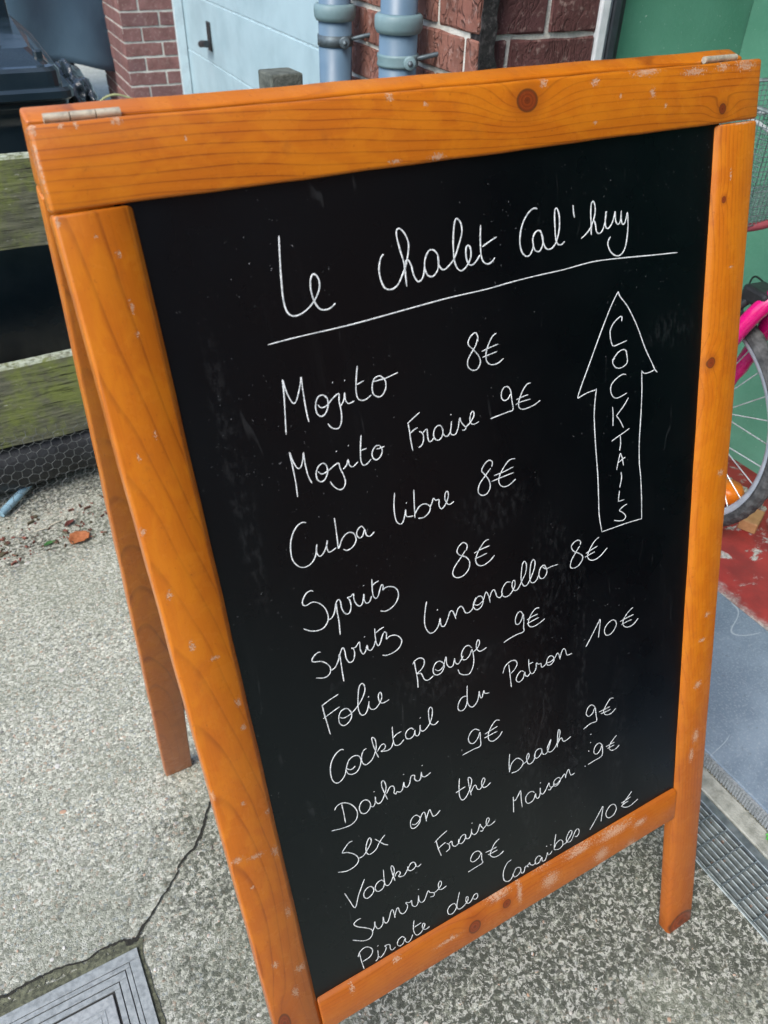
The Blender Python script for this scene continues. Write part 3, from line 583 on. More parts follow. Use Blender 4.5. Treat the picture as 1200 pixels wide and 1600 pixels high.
     '1349 5728 1316 5710 1255 5739 1198 5816 1173 5920 1178 6033 1215 6093 1266 6091 1317 6042 1348 5957 1384 5884 1441 5860 1493 5883 1514 5938 1497 6013 1452 6071 1392 6076 1351 6039 1339 5987;1344 5972 1387 6008 1420 6005 1441 5988;1590 5839 1556 5850 1526 5910 1523 5985 1553 6035 1598 6031 1648 5993 1695 5898 1704 5802 1690 5753 1671 5738 1664 5764 1672 5844 1691 5948 1709 6022;1707 5939 1752 5886 1790 5884 1803 5922 1781 5953 1747 5960 1785 5977 1830 5987 1871 5966 1896 5910;1908 5719 1901 5819 1899 5904 1916 5968 1968 5983 2019 5946;1906 5860 1947 5835 2002 5829;2151 5880 2116 5842 2068 5855 2044 5902 2057 5952 2101 5971 2143 5945 2160 5893 2158 5953 2187 5981 2214 5947 2229 5860 2226 5919 2253 5953 2297 5938 2343 5892 2377 5823 2391 5736 2374 5694 2348 5715 2339 5804 2349 5895 2382 5932 2414 5936 2448 5914;2236 5765 2239 5769;2839 5631 2828 5765 2830 5870 2873 5938 2920 5928 2962 5872 2984 5774 2989 5846 3012 5875 3045 5793 3053 5835 3111 5857;2824 5763 2763 5755 2711 5816 2705 5888 2749 5925 2797 5901 2831 5809;3305 5682 3339 5606 3410 5570 3478 5589 3499 5644 3466 5698 3413 5732;3387 5605 3396 5712 3403 5832 3408 5917;3586 5788 3547 5763 3499 5794 3477 5855 3517 5899 3571 5874 3598 5800 3607 5851 3637 5875 3667 5848;3658 5651 3659 5762 3679 5854 3719 5865 3755 5817 3762 5750 3790 5779 3826 5786 3831 5836 3865 5839 3910 5805;3656 5719 3715 5718;4009 5778 3973 5743 3931 5748 3903 5802 3921 5850 3970 5860 4010 5821 4004 5771;3910 5809 3958 5822 4021 5795 4059 5748 4083 5775 4099 5846;4099 5830 4128 5748 4158 5726 4182 5765 4201 5835 4274 5843;4480 5842 4562 5734 4665 5587 4695 5553 4686 5667 4671 5792;4941 5677 4887 5636 4808 5659 4762 5723 4784 5804 4845 5825 4908 5789 4947 5716 4914 5647;5203 5590 5123 5629 5055 5709 5057 5782 5119 5835 5211 5837 5291 5779;5004 5706 5115 5698 5216 5694;5026 5760 5116 5753 5188 5755'),
    ('handwritten line "Daikiri 9€"',
     '1143 6422 1171 6385 1231 6376 1298 6416 1354 6494 1381 6591 1358 6678 1285 6716 1182 6702 1068 6668;1229 6384 1233 6511 1234 6653;1541 6568 1525 6514 1484 6480 1440 6491 1410 6554 1426 6631 1475 6660 1526 6623 1541 6568 1541 6604 1569 6621 1596 6582 1606 6506 1606 6574 1631 6618 1670 6607 1714 6539 1744 6451 1732 6360 1705 6348 1696 6405 1712 6496 1740 6621;1739 6538 1785 6474 1826 6483 1836 6530 1824 6578 1847 6605 1858 6580 1895 6605 1929 6584 1955 6498 1956 6557 1984 6588 2020 6557 2049 6469 2092 6481 2087 6527 2115 6574 2156 6566 2178 6478 2179 6536 2213 6567 2254 6560 2288 6548;1599 6429 1601 6435;1962 6392 1965 6397;2194 6394 2196 6399;2951 6301 2897 6255 2839 6268 2800 6333 2813 6405 2861 6437 2921 6396 2954 6327 2954 6425 2947 6520 2854 6520 2705 6527;3223 6294 3173 6273 3111 6323 3064 6408 3065 6495 3121 6542 3205 6518 3251 6467;3014 6387 3096 6376 3191 6363;3006 6440 3092 6435 3182 6432'),
    ('handwritten line "Sex on the beach 9€"',
     '1272 6940 1229 6941 1178 6983 1140 7030 1189 7057 1257 7120 1300 7196 1299 7263 1246 7306 1152 7312 1055 7266;1312 7223 1367 7220 1431 7155 1479 7086 1479 7029 1453 7026 1418 7099 1406 7188 1434 7245 1490 7242 1534 7212;1528 7073 1575 7141 1622 7209 1668 7249;1650 7086 1610 7115 1564 7163 1534 7212;2085 7080 2056 7040 2011 7040 1973 7089 1970 7175 2009 7209 2065 7185 2095 7135 2086 7071;1984 7135 2026 7161 2079 7135 2128 7058 2158 7062 2164 7128 2167 7198;2167 7169 2200 7092 2225 7058 2240 7115 2259 7179 2305 7178 2352 7144;2640 6830 2625 6946 2620 7079 2647 7159 2693 7158 2752 7082 2792 6979 2793 6926 2767 6885 2751 6903 2757 7021 2774 7163;2575 7011 2645 6999 2706 6992;2774 7116 2815 7051 2846 7051 2861 7113 2898 7140 2943 7096 2974 7039 2959 7003 2933 7026 2924 7096 2953 7146 2998 7148 3049 7120;3335 6849 3320 6977 3317 7114;3320 7105 3353 7006 3425 6964 3487 7009 3521 7082 3477 7138 3416 7158 3346 7145;3516 7101 3572 7082 3609 7028 3602 6981 3579 7001 3572 7068 3596 7141 3645 7150 3688 7103 3704 7014 3750 6992 3791 7012 3800 7055 3767 7102 3721 7120 3689 7081 3693 7030;3795 7024 3809 7097 3850 7125 3889 7087 3939 6946 3906 6993 3879 7054 3903 7121 3956 7127 4010 7080 4065 6969 4077 6890 4057 6854 4040 6935 4030 7113;4038 7062 4075 7007 4103 7010 4123 7068 4170 7078 4242 7056;4624 6791 4570 6733 4511 6751 4484 6827 4524 6889 4587 6867 4624 6799 4641 6926 4647 7023 4552 7014 4438 7045;4921 6798 4866 6785 4797 6857 4762 6928 4799 6999 4883 7020 4961 6977;4688 6901 4784 6904 4862 6902;4716 6942 4799 6951 4874 6950'),
    ('handwritten line "Vodka Fraise Maison 9€"',
     '1081 7606 1120 7748 1169 7900 1229 7754 1284 7649 1332 7557;1411 7741 1383 7708 1334 7714 1297 7760 1297 7822 1330 7861 1383 7844 1420 7794 1409 7731;1553 7752 1529 7706 1476 7711 1441 7758 1446 7822 1483 7852 1534 7832 1560 7768;1568 7570 1562 7677 1561 7789 1591 7836 1636 7809 1686 7710 1696 7629 1676 7581 1662 7602 1670 7709 1687 7824;1690 7763 1722 7714 1755 7721 1764 7756 1739 7786 1769 7813 1811 7814 1860 7754 1909 7694 1950 7705 1969 7761 1940 7797 1896 7803 1866 7769 1864 7716;1960 7722 1971 7776 1995 7803 2035 7784;2260 7568 2277 7698 2304 7829;2240 7576 2319 7531 2412 7498;2268 7702 2322 7676 2380 7661;2392 7685 2423 7729 2421 7790 2371 7810;2420 7707 2461 7696 2465 7756 2497 7801 2543 7785 2585 7708 2631 7691 2655 7731 2629 7787 2585 7812 2549 7772 2557 7721;2648 7710 2655 7769 2690 7794 2725 7754 2741 7671 2739 7738 2774 7785 2820 7761 2859 7671 2871 7710 2898 7768 2884 7794 2852 7775;2898 7768 2947 7735 2991 7685 2986 7645 2962 7641 2945 7703 2967 7758 3019 7769 3073 7744;2751 7583 2754 7591;3346 7768 3350 7635 3352 7523 3357 7581 3383 7592 3428 7536 3464 7491 3466 7620 3475 7761;3665 7632 3633 7599 3579 7592 3534 7639 3539 7721 3582 7761 3647 7743 3683 7663 3687 7728 3719 7758 3750 7712 3756 7611 3755 7684 3789 7731 3834 7698 3888 7609 3895 7659 3922 7700 3905 7728 3874 7706;3758 7527 3762 7536;3920 7698 3960 7692 3968 7627 4012 7600 4056 7614 4067 7662 4030 7711 3980 7712 3955 7662;3967 7668 4010 7693 4072 7654 4123 7603 4143 7610 4151 7673;4149 7655 4178 7577 4205 7565 4218 7627 4245 7677 4296 7670;4743 7454 4692 7394 4627 7421 4608 7503 4656 7556 4715 7515 4743 7454 4744 7623 4623 7642 4511 7652;4555 7181 4560 7189;4551 7312 4556 7319;4519 7429 4528 7442;4462 7650 4468 7659;4984 7421 4933 7456 4877 7511 4864 7574 4908 7631 4980 7636 5032 7606;4806 7515 4877 7516 4949 7515;4835 7559 4878 7559 4944 7560'),
    ('handwritten line "Sunrise 9€"',
     '1210 8103 1164 8101 1120 8132 1158 8203 1237 8278 1309 8358 1319 8430 1275 8485 1195 8468 1071 8362;1323 8401 1352 8346 1367 8271 1368 8347 1391 8407 1427 8412 1463 8363 1478 8271 1480 8354 1505 8394 1539 8364 1581 8255 1607 8248 1615 8322 1619 8390;1620 8358 1652 8273 1677 8265 1689 8349 1726 8398 1772 8374 1796 8312 1778 8249 1826 8279 1855 8267 1854 8341 1891 8394 1930 8363 1951 8248 1949 8327 1975 8384 2022 8373 2077 8264 2103 8304 2155 8347 2144 8393 2099 8377;2155 8347 2207 8332 2260 8282 2265 8231 2241 8215 2222 8263 2228 8336 2267 8359 2328 8346;1960 8149 1962 8157;2845 8135 2800 8072 2733 8069 2688 8148 2723 8206 2798 8191 2847 8137 2845 8242 2853 8306 2757 8315 2640 8324;3113 8068 3048 8099 2993 8178 2970 8251 3022 8320 3098 8334 3169 8306;2905 8165 2980 8176 3069 8175;2939 8225 3007 8231 3078 8233'),
    ('handwritten line "Pirate des Caraïbes 10€"',
     '1121 8620 1128 8770 1142 8913;1097 8668 1135 8602 1204 8584 1263 8637 1282 8711 1236 8776 1142 8786;1345 8748 1341 8829 1327 8882 1296 8898;1339 8845 1366 8885 1417 8849 1452 8786 1441 8739 1501 8767 1501 8839 1527 8878 1568 8859;1353 8672 1355 8680;1698 8792 1671 8754 1622 8769 1597 8830 1621 8882 1671 8874 1707 8806 1707 8867 1738 8903 1780 8877 1809 8820;1851 8603 1831 8701 1830 8790 1857 8867 1905 8873 1950 8834 1984 8768 1960 8740 1945 8796 1967 8847 2001 8861 2039 8850;1844 8717 1892 8712 1937 8707;2436 8779 2409 8709 2350 8706 2309 8755 2315 8828 2359 8860 2413 8830 2445 8762;2495 8568 2456 8702 2439 8792 2466 8850 2519 8849 2588 8806 2608 8741 2585 8721 2572 8772 2595 8839 2643 8834 2696 8757 2739 8769 2743 8824 2709 8846 2678 8813;3269 8528 3202 8550 3143 8662 3144 8799 3198 8866 3257 8854 3296 8779 3338 8722 3391 8745 3410 8803 3364 8856 3305 8856 3282 8785;3400 8772 3418 8861 3453 8863 3483 8782 3528 8826;3501 8803 3547 8762 3556 8799 3604 8840 3646 8812;3730 8768 3684 8733 3639 8771 3644 8848 3699 8853 3743 8789 3749 8864 3796 8873 3825 8806 3832 8764 3847 8814 3881 8817 3910 8783;3822 8641 3827 8651;3890 8661 3896 8670;3977 8528 3955 8659 3943 8780;3948 8758 3981 8693 4044 8673 4086 8728 4079 8798 4018 8823 3942 8786;4079 8789 4146 8780 4227 8693 4241 8641 4209 8612 4167 8664 4144 8730 4170 8792 4223 8803 4267 8726 4313 8656 4353 8673 4359 8740 4323 8784 4288 8760;4545 8800 4619 8709 4717 8579 4770 8515 4755 8635 4736 8763;4995 8640 4952 8585 4885 8583 4827 8653 4831 8734 4879 8789 4956 8782 5005 8707 4990 8628;5276 8544 5217 8596 5150 8653 5111 8712 5170 8770 5266 8792 5396 8750;5089 8647 5175 8642 5261 8631;5091 8711 5150 8688 5219 8685'),
    ('drawn upward arrow with the word COCKTAILS down it',
     '4891 1866 4801 1992 4673 2223 4544 2474 4402 2753 4382 2818;4382 2818 4500 2789 4617 2785;4622 2772 4606 2888 4595 3021 4599 3159 4617 3409 4645 3705 4661 4008 4671 4209 4710 4417;4710 4417 4872 4424 5079 4430 5296 4449;5296 4449 5285 4187 5261 3917 5236 3751 5226 3504 5238 3204 5241 2939 5230 2725;5230 2727 5267 2762 5339 2769 5416 2755;4891 1866 4920 1923 5023 2041 5154 2259 5268 2499 5370 2673 5416 2755 5454 2793;4942 2163 4944 2119 4908 2119 4837 2163 4797 2223 4800 2299 4824 2372 4852 2390 4919 2383 5018 2369;4827 2532 4860 2500 4910 2463 4966 2451 5006 2469 5019 2508 5029 2589 4988 2624 4925 2632 4873 2612 4836 2564 4838 2530 4860 2520;5013 2718 4961 2706 4870 2739 4816 2789 4815 2860 4851 2918 4897 2939 4955 2935 5030 2916;4839 3019 4848 3102 4848 3226;5054 2974 4995 3043 4894 3128;4894 3128 4944 3193 4995 3284;4833 3393 4924 3363 4997 3343 5076 3315;4952 3366 4960 3452 4946 3528;4909 3739 4930 3654 4959 3561;4959 3561 4985 3619 5006 3716;4930 3664 4967 3649 5029 3626;4973 3783 4982 3863 4958 3960;4956 3996 4940 4123;4940 4123 5027 4127;5070 4194 5025 4203 4962 4236 5008 4278 5055 4337 5023 4375 4958 4365 4883 4335'),
]

def strokes(data, label, wd):
    bm = bmesh.new()
    for si, s_ in enumerate(data.split(';')):
        a = [float(q) / 1e4 for q in s_.split()]
        P = [(a[i], a[i + 1]) for i in range(0, len(a), 2)]
        P = catmull(P, 4) if len(P) > 2 else [tuple(P[0][j] + (P[1][j] - P[0][j]) * k / 4 for j in (0, 1)) for k in range(5)]
        Q = [P[0]]
        for q in P[1:]:
            if (q[0] - Q[-1][0]) ** 2 + (q[1] - Q[-1][1]) ** 2 > 1e-8: Q.append(q)
        if len(Q) < 2: Q.append((Q[0][0] + .0004, Q[0][1]))
        L = []; N = len(Q)
        for i, (u, d) in enumerate(Q):
            u0, d0 = Q[max(i - 1, 0)]; u1, d1 = Q[min(i + 1, N - 1)]
            tx, tz = u1 - u0, -(d1 - d0); l = math.hypot(tx, tz) or 1; nx, nz = -tz / l, tx / l
            w_ = wd * (.86 + .28 * h2(i // 3, si) + .10 * math.sin(i * .9 + si))
            # a pen goes broader on the down strokes
            w_ *= 1.0 + .12 * abs(tz) / l
            if len(Q) <= 5 and l < .0015: w_ *= 1.35
            e = w_ * (.45 if i in (0, N - 1) else 1)
            z = Lb - d
            L.append([bm.verts.new((u + nx * e * k, REC - (.00025 if abs(k) < .9 else -.00002), z + nz * e * k)) for k in (-1, -.5, .5, 1)])
        for A, C_ in zip(L, L[1:]):
            for k in range(3): bm.faces.new((A[k], C_[k], C_[k + 1], A[k + 1]))
        for E_ in (L[0], L[-1]):
            try: bm.faces.new(E_)
            except ValueError: pass
    bmesh.ops.recalc_face_normals(bm, faces=bm.faces)
    o = link('handwriting', bm, MC); o['label'] = label
    o.parent = pn
    return o
for lab, data in LETTERS:
    strokes(data, lab, .00062 if 'heading' in lab and 'line' not in lab else (.00052 if 'arrow' in lab or 'under the' in lab else .00050))
# pin-head dots of spilt marker near the lower prices
# hinges across the top
for (u0, u1) in ((.0125, .062), (.605, .648)):
    hroot = link('hinge', B(u0, u1, YC - .0022, YC - .0002, ZC - .014, ZC - .002), MHB)
    pk(hroot, sign)
    third = (u1 - u0) / 3
    for k in range(3):
        kn = T([(u0 + third * k + .0004, YC - .0012, ZC + .0014), (u0 + third * (k + 1) - .0003, YC - .0012, ZC + .0014)], .0030, 20)
        o = link('hinge_knuckle', kn, MHB); o.parent = hroot; o.matrix_parent_inverse = Matrix.Translation(-sign.location) @ Matrix.Translation(sign.location)

# ================================================================ HOUSE WALLS (local frame turned 3.8 degrees)
FM = Matrix.Translation((.9, 1.131, 0)) @ Matrix.Rotation(-R_(3.8), 4, 'Z')
FR = (0, 0, -R_(3.8))
MMOR = m_simple('mortar', (0.58, 0.58, 0.53), (0.42, 0.42, 0.38), 0.95, 40, bump=0.9, bd=0.003, detail=8)
MBR1 = m_brick('creased_red_brick', (0.26, 0.120, 0.090), (0.195, 0.080, 0.062), crease=1.0)
MBR2 = m_brick('shaded_brick', (0.125, 0.055, 0.052), (0.088, 0.04, 0.042), crease=0.35)  # reveal face: brick colour darkened for the shade it stands in
MBR3 = m_brick('plum_brick', (0.25, 0.125, 0.115), (0.17, 0.095, 0.095), crease=0.3)
brick_me = {}
def brick_mesh(l, mat, v):
    key = (round(l, 3), mat.name, v)
    if key not in brick_me:
        bm = bmesh.new()
        box(bm, 0, l, -.004, .03, 0, .065, .0028, 1)
        bmesh.ops.subdivide_edges(bm, edges=[e for e in bm.edges if abs((e.verts[0].co - e.verts[1].co).x) > .04], cuts=3)
        for q in bm.verts:
            k = (q.co.x * 91 + v * 3.7, q.co.z * 57 + v, q.co.y * 33)
            q.co += Vector(((h2(*k) - .5) * .003, (h2(k[1], k[0], 2) - .5) * .0022, (h2(k[0], k[2], k[1]) - .5) * .0036))
        me = bpy.data.meshes.new('brick'); bm.to_mesh(me); bm.free(); me.materials.append(mat); brick_me[key] = me
    return brick_me[key]
def face_bricks(root, org, ux, z0, z1, length, mat, first, seed=0, phase=0):
    """bricks laid on a wall face: org on the face, ux along it (outside is on the right hand of ux)"""
    ang = math.atan2(ux[1], ux[0]); k = 0; z = z0; cnt = 0
    while z < z1:
        x = 0.0; i = 0
        lens = first[(k + phase) % 2]
        while x < length - .02:
            l = lens[i] if i < len(lens) else .2155
            l = min(l, length - x)
            if length - x - l < .03: l = length - x
            v = int(h2(k, i, seed) * 6)
            o = bpy.data.objects.new('brick', brick_mesh(l, mat, v)); COL.objects.link(o); o.parent = root
            j = h2(k, i, seed + 9) - .5
            o.location = (org[0] + ux[0] * x, org[1] + ux[1] * x, z)
            # wall outside = direction (uy, -ux): brick front is its -y side
            o.rotation_euler = (0, 0, ang)
            o.location.x += ux[1] * (.0 + j * .004); o.location.y -= ux[0] * (.0 + j * .004)
            x += l + .0098; i += 1; cnt += 1
        z += .075; k += 1
    return cnt
def wallroot(name, lx, ly, label, cat='wall'):
    o = empty(name, FM @ Vector((lx, ly, 0)), FR); tag(o, label, cat); return o
def sub(name, bm, mat, root, lx, ly):   # mesh given in facade coordinates
    o = link(name, bm, mat); o.parent = root; o.location = (-lx, -ly, 0); return o

# pier between the garage door and the open doorway
p1 = wallroot('brick_pier', .15, .3, 'creased red brick pier behind the two downpipes, beside the open doorway', 'brick pier')
sub('mortar', B(.0015, .33, .0315, .594, -.05, 2.5), MMOR, p1, .15, .3)
face_bricks(p1, (0 - .15, .6 - .3), (0, -1), -.065 + .0035, 1.8, .60, MBR1, [[.10, .2155], [.2155, .2155]], 1)
# reversed so that the corner brick ends exactly at the corner
MRECESS = NT('recess_black'); v = MRECESS.co()
MRECESS = MRECESS.set(color=MRECESS.mix(MRECESS.smooth(MRECESS.noise(v, 55, 6, 0.75), 0.50, 0.62), (0.006, 0.006, 0.007), (0.055, 0.05, 0.052)), rough=0.75, normal=MRECESS.bump(MRECESS.noise(v, 90, 6, 0.75), 1.0, 0.006))
bm = bmesh.new(); box(bm, .004, .040, -.0025, .036, -.05, 2.5)  # black strip stands in for the shadowed recess at the corner
bmesh.ops.subdivide_edges(bm, edges=[e for e in bm.edges if abs((e.verts[0].co - e.verts[1].co).z) > 1], cuts=160)
for q in bm.verts: q.co.x += (h2(q.co.z * 40, 1) - .5) * (.010 if q.co.x > .02 else .002); q.co.y += (h2(q.co.z * 40, 2) - .5) * .004
sub('dark_recess_strip', bm, MRECESS, p1, .15, .3)
face_bricks(p1, (.046 - .15, .030 - .3), (1, 0), -.065 - .003, 1.8, .242, MBR2, [[.035, .19], [.12, .2155]], 2)
# far pillar past the garage door
p2 = wallroot('brick_pillar', .2, 4.3, 'dark brick pillar with pale joints left of the pale blue garage door', 'brick pillar')
sub('mortar', B(.0008, .344, 3.8706, 4.80, -.05, 2.5), MMOR, p2, .2, 4.3)
face_bricks(p2, (0 - .2, 4.80 - 4.3), (0, -1), .02, 1.4, .93, MBR3, [[.19], [.08]], 3)
face_bricks(p2, (.002 - .2, 3.87 - 4.3), (1, 0), .02, 1.4, .346, MBR3, [[.21, .2155], [.10, .2155]], 4)
# house wall over the openings
hw = tag(empty('house_wall', FM @ Vector((.2, 1, 2.4)), FR), 'plain brick house wall above the garage openings, out of the top of the picture', 'wall')
o = link('upper_wall', B(.0, .35, -2.6, 4.8, 2.5, 3.6), MBR1); o.parent = hw; o.location = (-.2, -1, -2.4)
o = link('lintel', B(.0, .26, -1.6, -.02, 2.0, 2.498), MBR1); o.parent = hw; o.location = (-.2, -1, -2.4)  # added low lintel, keeps sun off the green wall
o = link('lintel', B(.0, .34, .61, 3.86, 2.1, 2.498), MBR1); o.parent = hw; o.location = (-.2, -1, -2.4)
o = link('added_side_wall', B(.0, .26, -5.0, -1.62, -.05, 2.498), MBR1); o.parent = hw; o.location = (-.2, -1, -2.4)  # unseen wall added to keep green out of the panel's reflections

# garage door
MGD = m_simple('pale_blue_paint', (0.37, 0.51, 0.565), (0.31, 0.44, 0.49), 0.42, 5, bump=0.04, spec=0.4)
gd = wallroot('garage_door', .36, 2.2, 'pale blue garage door with wide horizontal panels and a black handle', 'garage door')
for k in range(-1, 8):
    za = -.065 + .285 * k + .003; zb = za + .285 - .006
    za = max(za, .01)
    bm = bmesh.new(); box(bm, .356, .385, .66, 3.868, za, zb, .0035, 2)
    sub('door_panel', bm, MGD, gd, .36, 2.2)
    bm = bmesh.new(); box(bm, .3592, .38, .66, 3.868, zb + .0005, zb + .0055)
    sub('panel_seam', bm, m_simple('seam_highlight_pale', (0.50, 0.66, 0.71), None, .6) if k == -1 else bpy.data.materials['seam_highlight_pale'], gd, .36, 2.2)  # seams painted pale for the highlight along them
MBK = m_simple('black_plastic', (0.018, 0.02, 0.022), (0.03, 0.032, 0.035), 0.4, 40, bump=0.15)
bm = bmesh.new(); box(bm, .347, .356, 3.270, 3.330, .565, .700, .003, 2); h = sub('door_handle', bm, MBK, gd, .36, 2.2)
bm = bmesh.new(); tube(bm, [(.352, 3.30, .60), (.318, 3.30, .60)], .010, 12); tube(bm, [(.318, 3.36, .590), (.312, 3.30, .60), (.318, 3.24, .606)], .017, 12)
o = link('handle_grip', bm, MBK); o.parent = h
bm = B(.300, .352, 3.835, 3.868, 0, 2.2, .002, 1); sub('door_frame', bm, m_simple('frame_paint', (0.50, 0.62, 0.66), (0.42, 0.52, 0.56), .5, 20), gd, .36, 2.2)
# white jamb and dark frame of the open doorway
MWP = m_simple('white_frame_paint', (0.66, 0.70, 0.72), (0.52, 0.56, 0.58), 0.5, 25, bump=0.1)
MDF = m_simple('dark_frame', (0.03, 0.037, 0.045), (0.02, 0.024, 0.03), 0.45, 30, bump=0.1)
MGF = m_simple('grey_frame', (0.22, 0.26, 0.29), (0.16, 0.19, 0.21), 0.5, 30, bump=0.1)
jb = wallroot('door_jamb', .32, .06, 'white and dark grey door jamb between the shaded bricks and green wall', 'door frame')
sub('white_post', B(.2885, .310, .018, .11, 0, 2.3, .003, 2), MWP, jb, .32, .06)
sub('grey_strip', B(.3105, .320, .026, .11, 0, 2.3, .001, 1), MGF, jb, .32, .06)
sub('dark_post', B(.3205, .340, .020, .11, 0, 2.3, .003, 2), MDF, jb, .32, .06)
sub('dark_seal', B(.3405, .360, .034, .11, 0, 2.3, .003, 2), MBK, jb, .32, .06)

# green garage walls
n = NT('green_wall_paint'); v = n.co()
c = n.mix(n.smooth(n.noise(v, 5, 5), 0.35, 0.7), (0.125, 0.37, 0.25), (0.16, 0.43, 0.30))
c = n.mix(n.smooth(n.noise(v, 130, 4, 0.7), 0.5, 0.7, 0, 0.3), c, (0.18, 0.45, 0.33))
c = n.mix(n.smooth(n.noise(v, 200, 2), 0.72, 0.76), c, (0.6, 0.7, 0.65))
MGR = n.set(color=c, rough=0.55, spec=0.35, normal=n.bump(n.noise(v, 90, 5, 0.7), 0.5, 0.002))
gw = tag(empty('green_wall', (1.75, 0, 0)), 'green painted masonry wall inside the open garage, behind the pink bicycle', 'wall')
pk(link('wall_panel', B(1.72, 1.80, -1.6, 1.21, .02, 2.4), MGR), gw)
pk(link('return_wall', B(1.262, 1.80, 1.212, 1.28, .02, 2.4), MGR), gw)
gwc = tag(link('garage_ceiling', B(1.262, 1.80, -1.6, 1.28, 2.402, 2.45), m_simple('ceiling_white', (0.6, 0.6, 0.58), None, .8)), kind='structure')

# ---------------------------------------------------------------- downpipes
MPIPE = m_simple('grey_pipe_plastic', (0.085, 0.150, 0.215), (0.12, 0.19, 0.26), 0.42, 7, bump=0.06, spec=0.5, detail=6)
MPIPE2 = m_simple('grey_green_collar', (0.13, 0.215, 0.235), (0.18, 0.27, 0.29), 0.5, 12, bump=0.1)
MIRON = m_simple('clamp_iron', (0.10, 0.135, 0.155), (0.06, 0.08, 0.09), 0.5, 60, metal=0.4, bump=0.3)
def pipe(ly, zc, zk, label, light):
    lx = -.072
    r = wallroot('downpipe', lx, ly, label, 'downpipe'); r['group'] = 'grey downpipes on the brick pier'
    bm = bmesh.new(); lathe(bm, [(.0, .01), (.0385, .01), (.0385, zc + .01)], 32); link('lower_pipe', bm, MPIPE, r)
    bm = bmesh.new(); lathe(bm, [(.0385, zc - .020), (.0435, zc - .019), (.0475, zc - .011), (.0482, zc), (.0475, zc + .009), (.0435, zc + .013), (.0405, zc + .0135)], 32); link('collar', bm, MPIPE2, r)
    bm = bmesh.new(); lathe(bm, [(.0375, zc + .0135), (.0365, zc + .014), (.0365, 2.5)], 32); link('upper_pipe', bm, MPIPE, r)
    cm = MPIPE2 if light else MIRON
    bm = bmesh.new(); hh = .011
    lathe(bm, [(.0385, zk - hh), (.0415, zk - hh), (.0422, zk - hh * .6), (.0405, zk), (.0422, zk + hh * .6), (.0415, zk + hh), (.0385, zk + hh)] if light else [(.0386, zk - hh), (.0412, zk - hh), (.0412, zk + hh), (.0386, zk + hh)], 32)
    cl = link('clamp', bm, cm, r)
    # flange with bolt on the side facing the yard's right, arm to the wall
    d = Vector((-.55, -.83, 0)).normalized() if not light else Vector((-.25, -.97, 0)).normalized()
    q = Vector((-.35, -.937, 0)); s_ = Vector((.9, -.43, 0)).normalized()
    P = q * .0405 + s_ * .020; P.z = zk
    M = Matrix.Translation(P) @ q.to_track_quat('Z', 'Y').to_matrix().to_4x4()
    bm = bmesh.new(); lathe(bm, [(0, -.002), (.0125, -.002), (.0125, .005), (.009, .006), (0, .006)], 20, M); link('flange', bm, cm, cl)
    bm = bmesh.new(); lathe(bm, [(0, .005), (.0055, .005), (.0055, .010), (0, .010)], 6, M); link('bolt', bm, MIRON, cl)
    bm = bmesh.new(); tube(bm, [Vector((.03, -.028, zk + .004)), Vector((.05, -.042, zk + .010)), Vector((.074, -.046, zk + .014))], .0045, 8)
    link('wall_arm', bm, MIRON, cl)
    return r
pipe(.515, 1.050, .992, 'grey downpipe with a thin dark iron clamp, left of two pipes beside the garage door', False)
pipe(.185, 1.066, 1.000, 'grey downpipe with a pale broad clamp, right of two pipes beside the bricks', True)

# ================================================================ PICKET FENCE OF WEATHERED BOARDS
n = NT('mossy_weathered_board'); v = n.co(); rnd = n.node("ShaderNodeObjectInfo").outputs['Random']
vv = n.vm('ADD', v, n.comb(n.math('MULTIPLY', rnd, 13), 0, n.math('MULTIPLY', rnd, 7)))
gr = n.noise(n.vm('MULTIPLY', vv, (12, 60, 120)), 1.0, 6, 0.7)
c = n.mix(n.smooth(gr, 0.3, 0.7), (0.052, 0.058, 0.040), (0.175, 0.18, 0.125))
c = n.mix(n.smooth(n.noise(vv, 9, 5, 0.7), 0.43, 0.64, 0, 0.8), c, (0.17, 0.21, 0.05))
c = n.mix(n.smooth(n.noise(n.vm('MULTIPLY', vv, (30, 30, 90)), 1.0, 5, 0.7), 0.60, 0.72, 0, 0.8), c, (0.45, 0.46, 0.40))
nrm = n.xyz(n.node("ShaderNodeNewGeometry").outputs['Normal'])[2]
c = n.mix(n.math('MULTIPLY', n.smooth(nrm, 0.3, 0.8), n.smooth(n.noise(vv, 60, 5, .7), 0.36, 0.6)), c, (0.40, 0.45, 0.36))    # upward faces mixed paler in patches
crk = n.smooth(n.noise(n.vm('MULTIPLY', vv, (7, 40, 170)), 1.0, 4, 0.65), 0.61, 0.67)
c = n.mix(crk, c, (0.02, 0.02, 0.015))
MFEN = n.set(color=c, rough=0.85, spec=0.3, normal=n.bump(n.math('ADD', gr, n.math('MULTIPLY', crk, -1.2)), 0.9, 0.004))
MFEN2 = m_simple('old_post', (0.12, 0.135, 0.115), (0.05, 0.06, 0.05), 0.9, 40, bump=0.8, bd=0.003, detail=8)
fn = tag(empty('board_fence', (-.2, 1.62, 0)), 'low fence of two wide mossy weathered boards between dark posts, left of the sign', 'fence')
